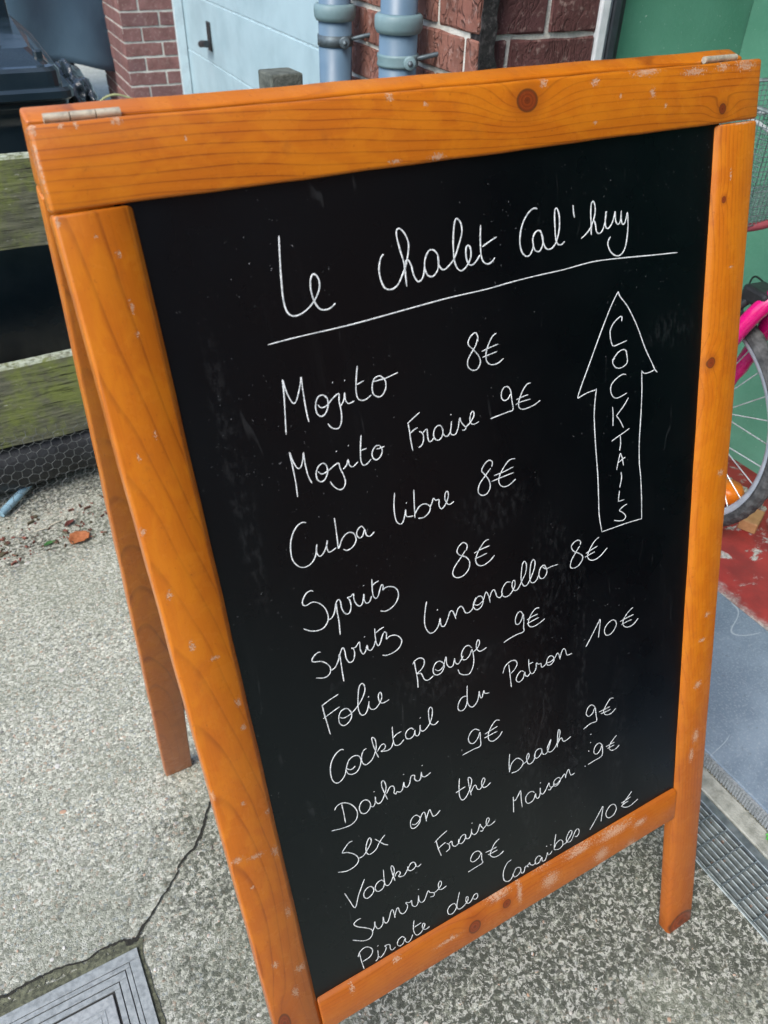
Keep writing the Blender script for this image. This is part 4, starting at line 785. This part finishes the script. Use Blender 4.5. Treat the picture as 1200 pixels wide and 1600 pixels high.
for (z0, z1, s) in ((.633, .822, 1), (.172, .383, 5)):
    bm = bmesh.new(); nx_ = 60; x0, x1 = -2.2, .72
    rows = []
    for i in range(nx_ + 1):
        x = x0 + (x1 - x0) * i / nx_
        zt = z1 + .006 * math.sin(x * 5 + s) + .004 * (h2(i, s) - .5); zb = z0 + .010 * math.sin(x * 3.1 + s * 2) + .004 * (h2(i, s + 3) - .5)
        pr = [(1.600, zb + .004), (1.598, (zb + zt) / 2), (1.600, zt - .005), (1.604, zt), (1.626, zt + .001), (1.631, zt - .004), (1.631, zb)]
        rows.append([bm.verts.new((x, y, z)) for y, z in pr])
    for a, b in zip(rows, rows[1:]):
        for k in range(7): bm.faces.new((a[k], a[(k + 1) % 7], b[(k + 1) % 7], b[k]))
    bm.faces.new(rows[0][::-1]); bm.faces.new(rows[-1])
    bmesh.ops.recalc_face_normals(bm, faces=bm.faces)
    pk(link('board', bm, MFEN), fn)
for x in (-1.35, -.52, .73):
    pk(link('fence_post', B(x - .04, x + .04, 1.633, 1.715, -.03, .932, .004, 2), MFEN2), fn)

# chicken wire at the foot of the fence, and the black roll behind it
bm = bmesh.new(); hx = .0245; done = set()
def wp(a, b):                                # lattice coordinate -> bulging sheet
    x = -.62 + a + .004 * (h2(round(a * 900), round(b * 900)) - .5); s_ = b + .003 * (h2(round(b * 900), round(a * 900), 2) - .5)
    z = .188 - s_; bul = .014 * math.sin(x * 9) * (s_ / .19)
    zz = max(z, .006 + .004 * h2(a * 9)); yy = 1.592 - .02 * math.sin(min(s_ / .19, 1) * 1.9) + bul - max(0, .006 - z) * .9
    return Vector((x, yy, zz))
for i in range(46):
    for j in range(11):
        cx = i * hx * 1.0 + (hx / 2 if j % 2 else 0); cy = j * hx * .80
        top = (cx, cy - hx * .52); bot = (cx, cy + hx * .10)
        A = [(cx - hx / 2, cy - hx * .28 * 0), (cx, cy - hx * .22), (cx + hx / 2, cy)]
        for P0, P1 in ((A[0], A[1]), (A[1], A[2])):
            tube(bm, [wp(*P0), wp(*P1)], .00055, 4, cap=False)
        tube(bm, [wp(*A[1]), wp(A[1][0], A[1][1] - hx * .58)], .0007, 4, cap=False)
cw = tag(link('chicken_wire', bm, m_simple('wire_zinc', (0.17, 0.19, 0.19), (0.07, 0.08, 0.08), .5, 60, metal=.4)), 'rusty hexagonal chicken wire along the foot of the board fence', 'wire netting')
bm = bmesh.new(); pts = [(-.36 + 1.1 * k / 20, 1.665 - .01 * math.sin(k * .7), .095 + .004 * math.sin(k)) for k in range(21)]
tube(bm, pts, [.078 + .003 * math.sin(k * 1.3) for k in range(21)], 24)
tag(link('plastic_roll', bm, m_simple('black_sheet', (0.010, 0.012, 0.014), (0.018, 0.021, 0.024), .5, 12, bump=.5, bd=.004)), 'black plastic roll lying behind the chicken wire under the fence', 'plastic roll')
bm = T([(-.145, 1.56, .012), (-.10, 1.60, .02), (-.055, 1.64, .03)], .010, 10)
tag(link('hose_end', bm, m_simple('light_blue_plastic', (0.30, 0.50, 0.62), None, .4)), 'short light blue hose end poking out beside the black roll', 'hose')

# ================================================================ WHEELED BINS
MBIN = m_simple('dark_bin_plastic', (0.012, 0.023, 0.032), (0.020, 0.034, 0.044), 0.16, 9, bump=0.12, bd=.002, spec=0.55, detail=6)
def loop(bm, x0, x1, y0, y1, z, r=.03, n=5):
    vs_ = []
    for cx, cy, a0 in ((x1 - r, y1 - r, 0), (x0 + r, y1 - r, 90), (x0 + r, y0 + r, 180), (x1 - r, y0 + r, 270)):
        for k in range(n):
            a = R_(a0 + 90 * k / (n - 1)); zz = z(cx + r * math.cos(a), cy + r * math.sin(a)) if callable(z) else z
            vs_.append(bm.verts.new((cx + r * math.cos(a), cy + r * math.sin(a), zz)))
    return vs_
def loft(bm, L, top=True, bottom=True):
    for A, C_ in zip(L, L[1:]):
        for k in range(len(A)):
            f = bm.faces.new((A[k], A[(k + 1) % len(A)], C_[(k + 1) % len(A)], C_[k])); f.smooth = True
    if bottom: bm.faces.new(L[0][::-1])
    if top: bm.faces.new(L[-1])
def make_bin():
    r = empty('wheeled_bin')
    bm = bmesh.new()
    loft(bm, [loop(bm, -.19, .19, -.17, .20, .05), loop(bm, -.225, .225, -.225, .235, .80), loop(bm, -.232, .232, -.232, .24, .845), loop(bm, -.245, .245, -.245, .25, .85), loop(bm, -.245, .245, -.245, .25, .868)])
    link('body', bm, MBIN, r)
    sl_ = lambda b, s=.085: (lambda x, y: b + s * (y + .25) / .5)
    bm = bmesh.new()
    loft(bm, [loop(bm, -.252, .252, -.262, .25, .866), loop(bm, -.257, .257, -.268, .25, .871), loop(bm, -.257, .257, -.268, .25, .884), loop(bm, -.251, .251, -.261, .25, .890), loop(bm, -.238, .238, -.246, .25, .890), loop(bm, -.237, .237, -.245, .25, sl_(.918, .01)), loop(bm, -.231, .231, -.239, .25, sl_(.925, .01)),
              loop(bm, -.221, .221, -.226, .245, sl_(.926, .02), .026), loop(bm, -.19, .19, -.17, .22, sl_(.948, .03), .02)])
    for f in bm.faces: f.smooth = False
    lid = link('lid', bm, MBIN, r)
    # raised centre of the lid: a trapezoid plateau with sharp facets
    bm = bmesh.new()
    def ring(x0, x1, x2, x3, y0, y1, z0, z1):
        return [bm.verts.new(c_) for c_ in ((x0, y0, z0), (x1, y0, z0), (x2, y1, z1), (x3, y1, z1))]
    loft(bm, [ring(-.15, .15, .13, -.13, -.19, .19, .930, .972), ring(-.12, .12, .11, -.11, -.13, .17, .978, 1.005)])
    for f in bm.faces: f.smooth = False
    link('lid_plateau', bm, MBIN, lid)
    bm = bmesh.new()
    box(bm, .195, .212, -.20, .20, .930, .952, .004, 1); box(bm, -.212, -.195, -.20, .20, .930, .952, .004, 1)
    link('lid_rib', bm, MBIN, lid)
    bm = bmesh.new()
    box(bm, -.19, .19, .20, .24, .985, 1.022, .007, 2); box(bm, .15, .188, .16, .198, .94, 1.018, .005, 2); box(bm, -.188, -.15, .16, .198, .94, 1.018, .005, 2)
    link('handle_bar', bm, MBIN, r)
    for s in (-1, 1):
        bm = bmesh.new(); M = Matrix.Translation((s * .20, .22, .09)) @ Matrix.Rotation(R_(90), 4, 'Y')
        lathe(bm, [(0, -.02), (.08, -.02), (.088, -.01), (.088, .01), (.08, .02), (0, .02)], 24, M); link('wheel', bm, MBK, r)
    return r
def copy_tree(o, parent=None):
    c_ = o.copy(); COL.objects.link(c_); c_.parent = parent
    for ch in [q for q in o.children]: copy_tree(ch, c_)
    return c_
b1 = make_bin(); b1.location = (.035, 2.03, 0); b1.rotation_euler = (0, 0, R_(-3)); b1.scale = (1, 1, 1.03)
tag(b1, 'dark blue grey wheeled bin behind the fence with a black bag hanging out', 'wheeled bin', 'bins behind the fence')
b2 = copy_tree(b1); b2.location = (-.60, 2.03, 0); b2.rotation_euler = (0, 0, R_(-2)); b2['label'] = 'dark wheeled bin at the far left behind the fence, without a bag'
# black bag bulging from under the lid
bm = bmesh.new(); bmesh.ops.create_icosphere(bm, subdivisions=5, radius=1)
from mathutils import noise as mn
for q in bm.verts:
    p_ = q.co.copy(); k = mn.noise(p_ * 2.2) * .28 + mn.noise(Vector((p_.x * 9, p_.y * 9, p_.z * 2.2))) * .13 + mn.noise(p_ * 14) * .045
    p_ *= 1 + k
    q.co = Vector((p_.x * .050, p_.y * .13, p_.z * .065 + (-.02 * p_.x)))
tag(link('bin_bag', bm, m_simple('glossy_black_film', (0.020, 0.032, 0.042), (0.035, 0.05, 0.06), .16, 40, bump=.5, bd=.003, spec=.7), smooth=True, loc=(.315, 2.0, .855)), 'crumpled glossy black bin bag bulging out at the right of the bin', 'bin bag')

# ================================================================ BEYOND THE FENCE
n = NT('dark_tarpaulin'); v = n.co()
MTARP = n.set(color=n.mix(n.smooth(n.noise(v, 3, 4), 0.3, 0.7), (0.038, 0.075, 0.112), (0.055, 0.100, 0.140)), rough=0.42, spec=0.5, normal=n.bump(n.noise(v, 7, 4), 0.25, 0.02))
bm = bmesh.new(); nx_, nz_ = 150, 50; G = []
for i in range(nx_ + 1):
    row = []
    for j in range(nz_ + 1):
        x = -3.6 + 5.3 * i / nx_; z = .36 + 1.9 * j / nz_
        y = 5.5 + .035 * math.sin(x * 5 + z * 1.5) + .03 * math.sin(x * 11 - z * 3) + .10 * mn.noise(Vector((x * 1.3, z * .9, 3))) + .5 * max(0, z - 1.4) + .05 * abs(mn.noise(Vector((x * 2.1 + z, z * .8, 7)))) 
        zz = z + (.04 * math.sin(x * 3.2) + .02 * math.sin(x * 9)) * (1 - j / nz_)
        row.append(bm.verts.new((x, y, zz)))
    G.append(row)
for i in range(nx_):
    for j in range(nz_): bm.faces.new((G[i][j], G[i + 1][j], G[i + 1][j + 1], G[i][j + 1]))
o = link('tarpaulin', bm, MTARP, smooth=True); md = o.modifiers.new('solid', 'SOLIDIFY'); md.thickness = .004
tag(o, 'large dark blue tarpaulin hanging in folds behind the wheeled bins', 'tarpaulin')
tag(link('tarpaulin_load', B(-3.5, 1.0, 5.75, 6.6, 0.02, 1.75, .04, 2), m_simple('shade_black', (0.03, 0.03, 0.03), (0.015, 0.015, 0.014), .8, 8)), 'load behind the blue tarpaulin, coloured black as the shade under its hem', 'stack')  # black colour fills the shadow gap below the tarpaulin hem
# soil bed with gravel, a dry stalk and a small pink flower
bm = bmesh.new(); G = []
for i in range(61):
    row = []
    for j in range(31):
        x = .10 + 1.05 * i / 60; y = 3.7 + 2.0 * j / 30
        e = min(i, 60 - i, j, 30 - j) / 6
        z = .10 * min(1, e) + .035 * mn.noise(Vector((x * 7, y * 7, 0))) * min(1, e) - .002
        row.append(bm.verts.new((x, y, z)))
    G.append(row)
for i in range(60):
    for j in range(30): bm.faces.new((G[i][j], G[i + 1][j], G[i + 1][j + 1], G[i][j + 1]))
tag(link('soil_bed', bm, m_simple('gravelly_soil', (0.10, 0.10, 0.085), (0.33, 0.32, 0.30), .95, 70, bump=.9, bd=.008, detail=8), smooth=True), kind='structure')
MLEAF = m_simple('leaf_green', (0.035, 0.12, 0.03), (0.06, 0.19, 0.05), .5, 30)
def leafblade(bm, base, d, L, wd, droop=.3, n=6):
    d = Vector(d).normalized(); s_ = d.cross(Vector((0, 0, 1)));
    if s_.length < .05: s_ = Vector((1, 0, 0))
    s_.normalize(); R0 = []
    for k in range(n + 1):
        t = k / n; c_ = Vector(base) + d * L * t + Vector((0, 0, -droop * L * t * t)); ww = wd * math.sin(math.pi * min(.97, t * .9 + .08))
        R0.append((bm.verts.new(c_ + s_ * ww), bm.verts.new(c_ + Vector((0, 0, -ww * .3))), bm.verts.new(c_ - s_ * ww)))
    for A, C_ in zip(R0, R0[1:]):
        for k in (0, 1): bm.faces.new((A[k], A[k + 1], C_[k + 1], C_[k]))
fl = tag(empty('flowering_plant', (.965, 5.0, .10)), 'small green plant with pink flowers on the soil near the brick pillar', 'plant')
bm = bmesh.new()
for k in range(26):
    a = k * 2.4; leafblade(bm, (.965 + .09 * math.cos(a), 5.0 + .14 * math.sin(a * 1.7), .12), (math.cos(a), math.sin(a), .7 + h2(k)), .07 + .05 * h2(k, 2), .013)
pk(link('leaves', bm, MLEAF), fl)
MPK = m_simple('pink_petals', (0.70, 0.16, 0.36), (0.75, 0.30, 0.48), .6, 40)
for (x, y, z) in ((.945, 4.93, .20), (.985, 4.90, .215), (1.02, 5.0, .19), (.93, 5.06, .19)):
    bm = bmesh.new()
    for k in range(6):
        a = k * math.pi / 3; leafblade(bm, (x, y, z), (math.cos(a), math.sin(a), .4), .026, .011, .2, 4)
    pk(link('flower', bm, MPK), fl)
bm = bmesh.new(); tube(bm, catmull([(.80, 4.55, .10), (.82, 4.55, .22), (.87, 4.54, .335), (.95, 4.53, .37), (1.04, 4.52, .345), (1.10, 4.51, .31)], 6), [.006] * 20 + [.0045] * 8 + [.003] * 3, 6)
tag(link('dry_stalk', bm, m_simple('straw', (0.34, 0.36, 0.17), (0.22, 0.24, 0.12), .7, 40)), 'bent yellow green dry stalk arching up beside the brick pillar', 'stalk')

# ================================================================ FALLEN LEAVES AND LITTER
MFL = m_simple('fallen_leaf_orange', (0.42, 0.155, 0.06), (0.30, 0.095, 0.035), .7, 150, bump=.5, bd=.001)
def flat_leaf(x, y, L, wd, ang, mat, label, curl=.008, name='fallen_leaf'):
    bm = bmesh.new(); G = []
    for i in range(11):
        t = i / 10; ww = wd * math.sin(math.pi * (t * .94 + .03)) ** .7 * (1 + .12 * math.sin(i * 2.1)); row = []
        for j in range(-3, 4):
            s_ = j / 3; zz = .002 + curl * (abs(s_) ** 2 * (0.6 + .6 * math.sin(t * 4)) + (t - .5) ** 2 * 1.6) - (.0009 if j == 0 else 0)
            px_, py_ = (t - .5) * L, s_ * ww
            row.append(bm.verts.new((x + px_ * math.cos(ang) - py_ * math.sin(ang), y + px_ * math.sin(ang) + py_ * math.cos(ang), zz)))
        G.append(row)
    for a, b in zip(G, G[1:]):
        for k in range(6): bm.faces.new((a[k], a[k + 1], b[k + 1], b[k]))
    o = link(name, bm, mat, smooth=True); m_ = o.modifiers.new('solid', 'SOLIDIFY'); m_.thickness = .0006
    return tag(o, label, 'leaf')
flat_leaf(.010, 1.385, .054, .024, .55, MFL, 'curled orange brown fallen leaf on the concrete below the fence')
flat_leaf(-.058, 1.400, .030, .006, .25, MLEAF, 'small narrow green leaf on the concrete left of the orange leaf', .004)
flat_leaf(.0, 1.455, .032, .007, .7, m_simple('leaf_red_brown', (0.16, 0.05, 0.04), None, .8), 'small dark red leaf on the concrete above the orange leaf', .006)
for k, (x, y, L, a) in enumerate([(-.068, 1.462, .036, .0), (-.030, 1.473, .036, .25)]):
    bm = T([(x - L / 2 * math.cos(a), y - L / 2 * math.sin(a), .003), (x, y, .005), (x + L / 2 * math.cos(a), y + L / 2 * math.sin(a), .003)], [.0008, .0016, .0006], 6)
    tag(link('twig', bm, m_simple('pale_twig', (0.60, 0.56, 0.45), None, .8)), ['pale thin twig on the concrete, left of the two', 'pale thin twig on the concrete, right of the two'][k], 'twig', 'pale twigs below the fence')
bm = bmesh.new()
for i in range(260):
    a = h2(i, 31); b = h2(i, 32); x = -.42 + .62 * a; y = 1.36 + .14 * b * b + .05 * h2(i, 33)
    s_ = .0012 + .004 * h2(i, 34) ** 3; an = h2(i, 35) * 6
    Mx = Matrix.Translation((x, y, s_ * .5)) @ Matrix.Rotation(an, 4, 'Z') @ Matrix.Rotation(an * .4, 4, 'X')
    box(bm, -s_ * (1 + 2 * h2(i, 36)), s_, -s_, s_, -s_ * .4, s_ * .4, M=Mx)
n = NT('leaf_crumbs'); v = n.co(); cc = n.vor(v, 60, out='Color')
tag(link('leaf_litter', bm, n.set(color=n.ramp(n.xyz(cc)[0], (0, (0.10, .05, .035)), (.4, (.22, .08, .06)), (.7, (.08, .07, .04)), (1, (.35, .28, .2)), interp='CONSTANT'), rough=.9)), kind='stuff')
# loose grit over the yard: tiny stones that catch the light
bm = bmesh.new()
for i in range(2600):
    x = -.75 + 1.47 * h2(i, 41); y = -.1 + 1.75 * h2(i, 42)
    if mx1 - S_ < x < mx1 + .01 and my1 - S_ < y < my1 + .01: continue
    s_ = .0007 + .0022 * h2(i, 43) ** 4; an = h2(i, 44) * 6
    Mx = Matrix.Translation((x, y, s_ * .3)) @ Matrix.Rotation(an, 4, 'Z') @ Matrix.Rotation(an * .7, 4, 'X')
    r = bmesh.ops.create_icosphere(bm, subdivisions=1, radius=s_, matrix=Mx @ Matrix.Diagonal((1.3, 1, .6, 1)))
for i in range(170):                    # larger pebbles, worn flush with the surface
    x = -.75 + 1.45 * h2(i, 51); y = -.1 + 1.7 * h2(i, 52)
    if mx1 - S_ - .01 < x < mx1 + .02 and my1 - S_ < y < my1 + .03: continue
    s_ = .0022 + .0032 * h2(i, 53) ** 2; an = h2(i, 54) * 6
    bmesh.ops.create_icosphere(bm, subdivisions=2, radius=s_, matrix=Matrix.Translation((x, y, 0.0)) @ Matrix.Rotation(an, 4, 'Z') @ Matrix.Diagonal((1.5 - .4 * h2(i, 55), 1, .22, 1)))
n = NT('grit_stones'); v = n.co(); cc = n.vor(v, 90, out='Color')
tag(link('loose_grit', bm, n.set(color=n.ramp(n.xyz(cc)[0], (0, (.10, .10, .10)), (.3, (.36, .36, .33)), (.6, (.6, .6, .57)), (.9, (.42, .27, .18))), rough=.75)), kind='stuff')
# weed at the mat
wd_ = tag(empty('weed', (.900, .025, .0)), 'small bright green weed growing at the ribbed edge of the mat', 'weed')
bm = bmesh.new()
for k in range(7):
    a = 2.2 + k * .55; leafblade(bm, (.8835, .026, .008), (math.cos(a), math.sin(a), .8), .020 + .006 * h2(k), .0055, .5)
pk(link('leaves', bm, m_simple('fresh_green', (0.07, 0.32, 0.05), (0.10, 0.42, 0.08), .45, 60)), wd_)

# ================================================================ PINK BICYCLE
bk = tag(empty('bicycle', (1.41, .81, .02)), 'pink childrens bicycle with a black mesh basket, leaning by the green wall', 'bicycle')
BZ = .0
PHI, LEAN, RT, RI = 1.405577, .0191, .2884, .2460
ca = Vector((math.cos(PHI), math.sin(PHI), 0)); n0 = Vector((-math.sin(PHI), math.cos(PHI), 0))
cu = (Vector((0, 0, 1)) * math.cos(LEAN) + n0 * math.sin(LEAN)).normalized(); cn = ca.cross(cu)
MTYRE = m_simple('tyre_rubber', (0.035, 0.038, 0.040), (0.12, 0.125, 0.125), .75, 40, bump=.6, bd=.002)
MRIM = m_simple('rim_aluminium', (0.62, 0.68, 0.74), (0.45, 0.51, 0.58), .35, 25, metal=.35, bump=.08)
MSPK = m_simple('spoke_steel', (0.72, 0.78, 0.80), None, .25, 20, metal=.5)
MPINK = m_simple('pink_paint', (0.72, 0.004, 0.20), (0.66, 0.004, 0.17), .22, 20, bump=.03, coat=.7)
def make_wheel(c_, root):
    P = lambda r, t, o=0: c_ + ca * (r * math.cos(t)) + cu * (r * math.sin(t)) + cn * o
    Nn = 120
    bm = bmesh.new(); prof = [(RI + .016, -.014), (RI + .024, -.020), (RI + .034, -.017), (RT - .001, -.008), (RT, 0), (RT - .001, .008), (RI + .034, .017), (RI + .024, .020), (RI + .016, .014)]
    rings = [[bm.verts.new(P(r - (.0022 if (i % 2 and k in (2, 3, 5, 6)) else 0), 2 * math.pi * i / Nn, o)) for k, (r, o) in enumerate(prof)] for i in range(Nn)]
    for i in range(Nn):
        A, C_ = rings[i], rings[(i + 1) % Nn]
        for k in range(len(prof)): bm.faces.new((A[k], A[(k + 1) % 9], C_[(k + 1) % 9], C_[k]))
    bmesh.ops.recalc_face_normals(bm, faces=bm.faces)
    wroot = link('tyre', bm, MTYRE); pk(wroot, root)
    bm = bmesh.new(); prof = [(RI - .001, -.007), (RI + .006, -.012), (RI + .020, -.012), (RI + .021, .012), (RI + .006, .012), (RI - .001, .007)]
    rings = [[bm.verts.new(P(r, 2 * math.pi * i / Nn, o)) for (r, o) in prof] for i in range(Nn)]
    for i in range(Nn):
        A, C_ = rings[i], rings[(i + 1) % Nn]
        for k in range(6): f = bm.faces.new((A[k], A[(k + 1) % 6], C_[(k + 1) % 6], C_[k])); f.smooth = True
    bmesh.ops.recalc_face_normals(bm, faces=bm.faces)
    pk(link('rim', bm, MRIM), root)
    for k in range(28):
        t = 2 * math.pi * k / 28; s_ = 1 if k % 2 else -1; tt = t + (1.15 if (k // 2) % 2 else -1.15)
        pk(link('spoke', T([P(.020, tt, .022 * s_), P(RI - .0, t, .001 * s_)], .0014, 6), MSPK), root)
    bm = bmesh.new(); tube(bm, [P(0, 0, -.045), P(0, 0, -.024), P(0, 0, -.0235), P(0, 0, .0235), P(0, 0, .024), P(0, 0, .045)], [.008, .008, .021, .021, .008, .008], 20)
    pk(link('hub', bm, MSTEEL), root)
    bm = bmesh.new(); q = P(RI - .014, -.7); tube(bm, [P(RI - .010, -1.15), P(RI - .045, -1.15)], .003, 8); pk(link('valve', bm, MBK), root)
HUB = Vector((1.41454, .81150, 0)) + cu * RT
make_wheel(HUB, bk)
RH = HUB + ca * -.93
make_wheel(RH, bk)
# fork: two blades from the hub up to the crown, leaning back
up = (cu * .94 - ca * .34).normalized()
crown = HUB + up * .335
for s_ in (-1, 1):
    pk(link('fork_blade', T(catmull([HUB + cn * .050 * s_, HUB + up * .12 + cn * .050 * s_, HUB + up * .26 + cn * .040 * s_, crown + cn * .022 * s_, crown + up * .03], 5), [.011] * 3 + [.014] * 3 + [.0185] * 15, 16), MPINK), bk)
headt = crown + up * .15
pk(link('head_tube', T([crown + up * .015, headt], .020, 18), MPINK), bk)
bb = HUB - ca * .50 - cu * .03; seat = bb + (cu * .95 - ca * .28).normalized() * .36
pk(link('down_tube', T([crown + up * .05, bb], .018, 16), MPINK), bk)
pk(link('top_tube', T([headt - up * .02, seat - cu * .04], .015, 16), MPINK), bk)
pk(link('seat_tube', T([bb, seat], .016, 16), MPINK), bk)
for s_ in (-1, 1):
    pk(link('chain_stay', T([bb + cn * .02 * s_, RH + cn * .05 * s_], .009, 10), MPINK), bk)
    pk(link('seat_stay', T([seat - cu * .05 + cn * .015 * s_, RH + cn * .05 * s_], .008, 10), MPINK), bk)
pk(link('seat_post', T([seat, seat + cu * .09], .013, 12), MSTEEL), bk)
bm = bmesh.new()
sa = seat + cu * .10
for t, wd, hh in ():
    pass
rr0 = []
for t, wd in ((-.12, .055), (-.08, .075), (-.02, .07), (.05, .03), (.11, .018), (.135, .010)):
    c_ = sa + ca * t
    rr0.append([bm.verts.new(c_ + cn * wd * math.cos(a) + cu * .022 * math.sin(a)) for a in [k * math.pi / 5 for k in range(10)]])
for A, C_ in zip(rr0, rr0[1:]):
    for k in range(10): f = bm.faces.new((A[k], A[(k + 1) % 10], C_[(k + 1) % 10], C_[k])); f.smooth = True
bm.faces.new(rr0[0]); bm.faces.new(rr0[-1]); bmesh.ops.recalc_face_normals(bm, faces=bm.faces)
pk(link('saddle', bm, MBK), bk)
# stem, handlebar, grips
st_ = headt + up * .05
hb = [st_ + cn * -.20 - ca * .34 + cu * .05, st_ + cn * -.14 - ca * .05 + cu * .03, st_ + cn * -.05, st_ + cn * .05, st_ + cn * .14 - ca * .05 + cu * .03, st_ + cn * .22 - ca * .24 + cu * .03]
pk(link('handlebar', T(catmull(hb, 5), .011, 12), MSTEEL), bk)
pk(link('stem', T([headt - up * .01, st_ + up * .005], .013, 12), MSTEEL), bk)
MROSE = m_simple('rose_plastic', (0.28, 0.06, 0.075), (0.22, 0.05, 0.06), .4, 20)
for s_ in (-1, 1):
    a, b = (hb[0], hb[1]) if s_ < 0 else (hb[5], hb[4])
    pk(link('grip', T([a + (a - b) * .05, a + (b - a) * .75], .016, 12), MROSE), bk)
# calliper brake, mudguard and cable over the wheel
bm = bmesh.new(); top = HUB + cu * (RT + .012) - ca * .02
box(bm, -.035, .035, -.028, .028, -.016, .020, .008, 2, M=Matrix.Translation(crown + cu * .02 + ca * .02) @ Matrix.Rotation(PHI, 4, 'Z'))
tube(bm, [crown + ca * .03 + cu * .03 + cn * .00, crown + ca * .045 - cu * .01 + cn * .035, crown + ca * .04 - cu * .05 + cn * .028], .010, 8)
tube(bm, [crown + ca * .03 + cu * .03 + cn * .00, crown + ca * .045 - cu * .01 - cn * .035, crown + ca * .04 - cu * .05 - cn * .028], .010, 8)
pk(link('brake_calliper', bm, MBK), bk)
pk(link('brake_cable', T(catmull([crown + ca * .05 + cu * .03 + cn * .03, crown + ca * .11 + cu * .02 + cn * .05, crown + ca * .10 - cu * .05 + cn * .04, crown + ca * .045 - cu * .09 + cn * .03], 6), .0022, 6), MBK), bk)
# wire mesh basket in front of the handlebar
BO = headt + ca * .05 + cu * .045
MBM = m_simple('basket_black_wire', (0.10, 0.14, 0.14), (0.20, 0.26, 0.26), .4, 60)
def bpos(a, b, c_):           # a across, b forward, c up; slight outward flare
    fl_ = 1 + c_ * .9
    return BO + cn * (a * fl_) + ca * (.10 + (b - .10) * fl_) + cu * c_
bm = bmesh.new(); hw_, ln, hh = .125, .20, .20; st2 = .0088
def mesh_face(f, L0, L1):
    na, nb = int(L0 / st2), int(L1 / st2)
    for i in range(na + 1):
        tube(bm, [f(i / na, k / 3) for k in range(4)], .00085, 3, cap=False)
    for j in range(nb + 1):
        tube(bm, [f(k / 4, j / nb) for k in range(5)], .00085, 3, cap=False)
mesh_face(lambda s, t: bpos(-hw_ + 2 * hw_ * s, ln, t * hh), 2 * hw_, hh)
mesh_face(lambda s, t: bpos(-hw_ + 2 * hw_ * s, 0, t * hh), 2 * hw_, hh)
mesh_face(lambda s, t: bpos(-hw_, ln * s, t * hh), ln, hh)
mesh_face(lambda s, t: bpos(hw_, ln * s, t * hh), ln, hh)
mesh_face(lambda s, t: bpos(-hw_ + 2 * hw_ * s, ln * t, 0), 2 * hw_, ln)
bask = link('basket_mesh', bm, MBM); pk(bask, bk)
bm = bmesh.new(); tube(bm, [bpos(-hw_, 0, hh), bpos(hw_, 0, hh), bpos(hw_, ln, hh), bpos(-hw_, ln, hh)], .0042, 8, closed=True); pk(link('basket_rim', bm, MBM), bk)
bm = bmesh.new(); tube(bm, catmull([bpos(-.06, -.01, .12), bpos(-.06, ln * .5, .155), bpos(-.03, ln + .012, .14), bpos(.03, ln + .012, .14), bpos(.06, ln * .5, .155), bpos(.06, -.01, .12)], 5), .0042, 8); pk(link('basket_strap', bm, MSPK), bk)
bm = bmesh.new(); tube(bm, catmull([BO - cu * .012 - cn * .15 + ca * .03, BO - cn * .08 - cu * .002, BO + cn * .03 + cu * .02], 5), .008, 10); pk(link('basket_bracket', bm, MROSE), bk)

# block of wood under the bicycle, small things on the red floor
bm = B(-.035, .035, -.022, .022, 0, .030, .002, 1)
tag(link('wood_block', bm, m_simple('raw_wood', (0.50, 0.27, 0.12), (0.40, 0.20, 0.085), .7, 50, bump=.3), loc=(1.520, .632, .021), rot=(0, 0, R_(25))), 'small raw wood block on the red floor by the bicycle wheel', 'wood block')
bm = bmesh.new(); lathe(bm, [(0, 0), (.020, 0), (.022, .003), (.018, .010), (.008, .014), (0, .0145)], 20)
tag(link('bottle_cap', bm, m_simple('pale_plastic', (0.55, 0.64, 0.74), None, .4), loc=(1.535, .575, .0525), rot=(R_(20), 0, 0)), 'pale blue plastic cap resting near the wood block', 'cap')
bm = bmesh.new(); lathe(bm, [(0, 0), (.030, 0), (.036, .008), (.036, .030), (.028, .042), (0, .046)], 24)
tag(link('orange_reflector', bm, m_simple('orange_plastic', (0.85, 0.22, 0.01), (0.75, 0.17, 0.01), .3, 30), smooth=True, loc=(1.530, .722, .040)), 'round orange plastic reflector lying on the floor behind the wheel', 'reflector')
bm = bmesh.new()
for k in range(26):
    t = k / 25; x = 1.545 + .035 * t + .0 * math.sin(k); y = .96 - .30 * t
    Mx = Matrix.Translation((x + .006 * math.sin(k * 2.2), y, .085 - .035 * t)) @ Matrix.Rotation(k * 1.3, 4, 'X')
    bmesh.ops.create_icosphere(bm, subdivisions=1, radius=.0105, matrix=Mx @ Matrix.Diagonal((1, .55, 1.4, 1)))
    bmesh.ops.create_icosphere(bm, subdivisions=1, radius=.009, matrix=Matrix.Translation((x + .02, y - .004, .060 - .035 * t)))
bm2 = bmesh.new()
tag(link('knobbly_lock_chain', bm, m_simple('chain_beige', (0.46, 0.47, 0.40), (0.22, 0.22, 0.19), .6, 90)), 'pale knobbly chain hanging behind the bicycle spokes', 'chain')
bm2.free()

# unseen house added behind the camera to darken the sign panel's reflections
opp = tag(empty('added_house', (0, -7, 0)), 'added dark grey house behind the viewer, unseen, darkening reflections in the sign', 'house')
pk(link('wall', B(-6, 6, -7.3, -7, -.1, 5.0), m_simple('grey_render', (0.085, 0.09, 0.10), (0.06, 0.065, 0.07), .9, 4)), opp)
pk(link('window', B(-1.6, .2, -6.998, -6.96, 1.2, 2.6, .01, 1), MGF), opp)
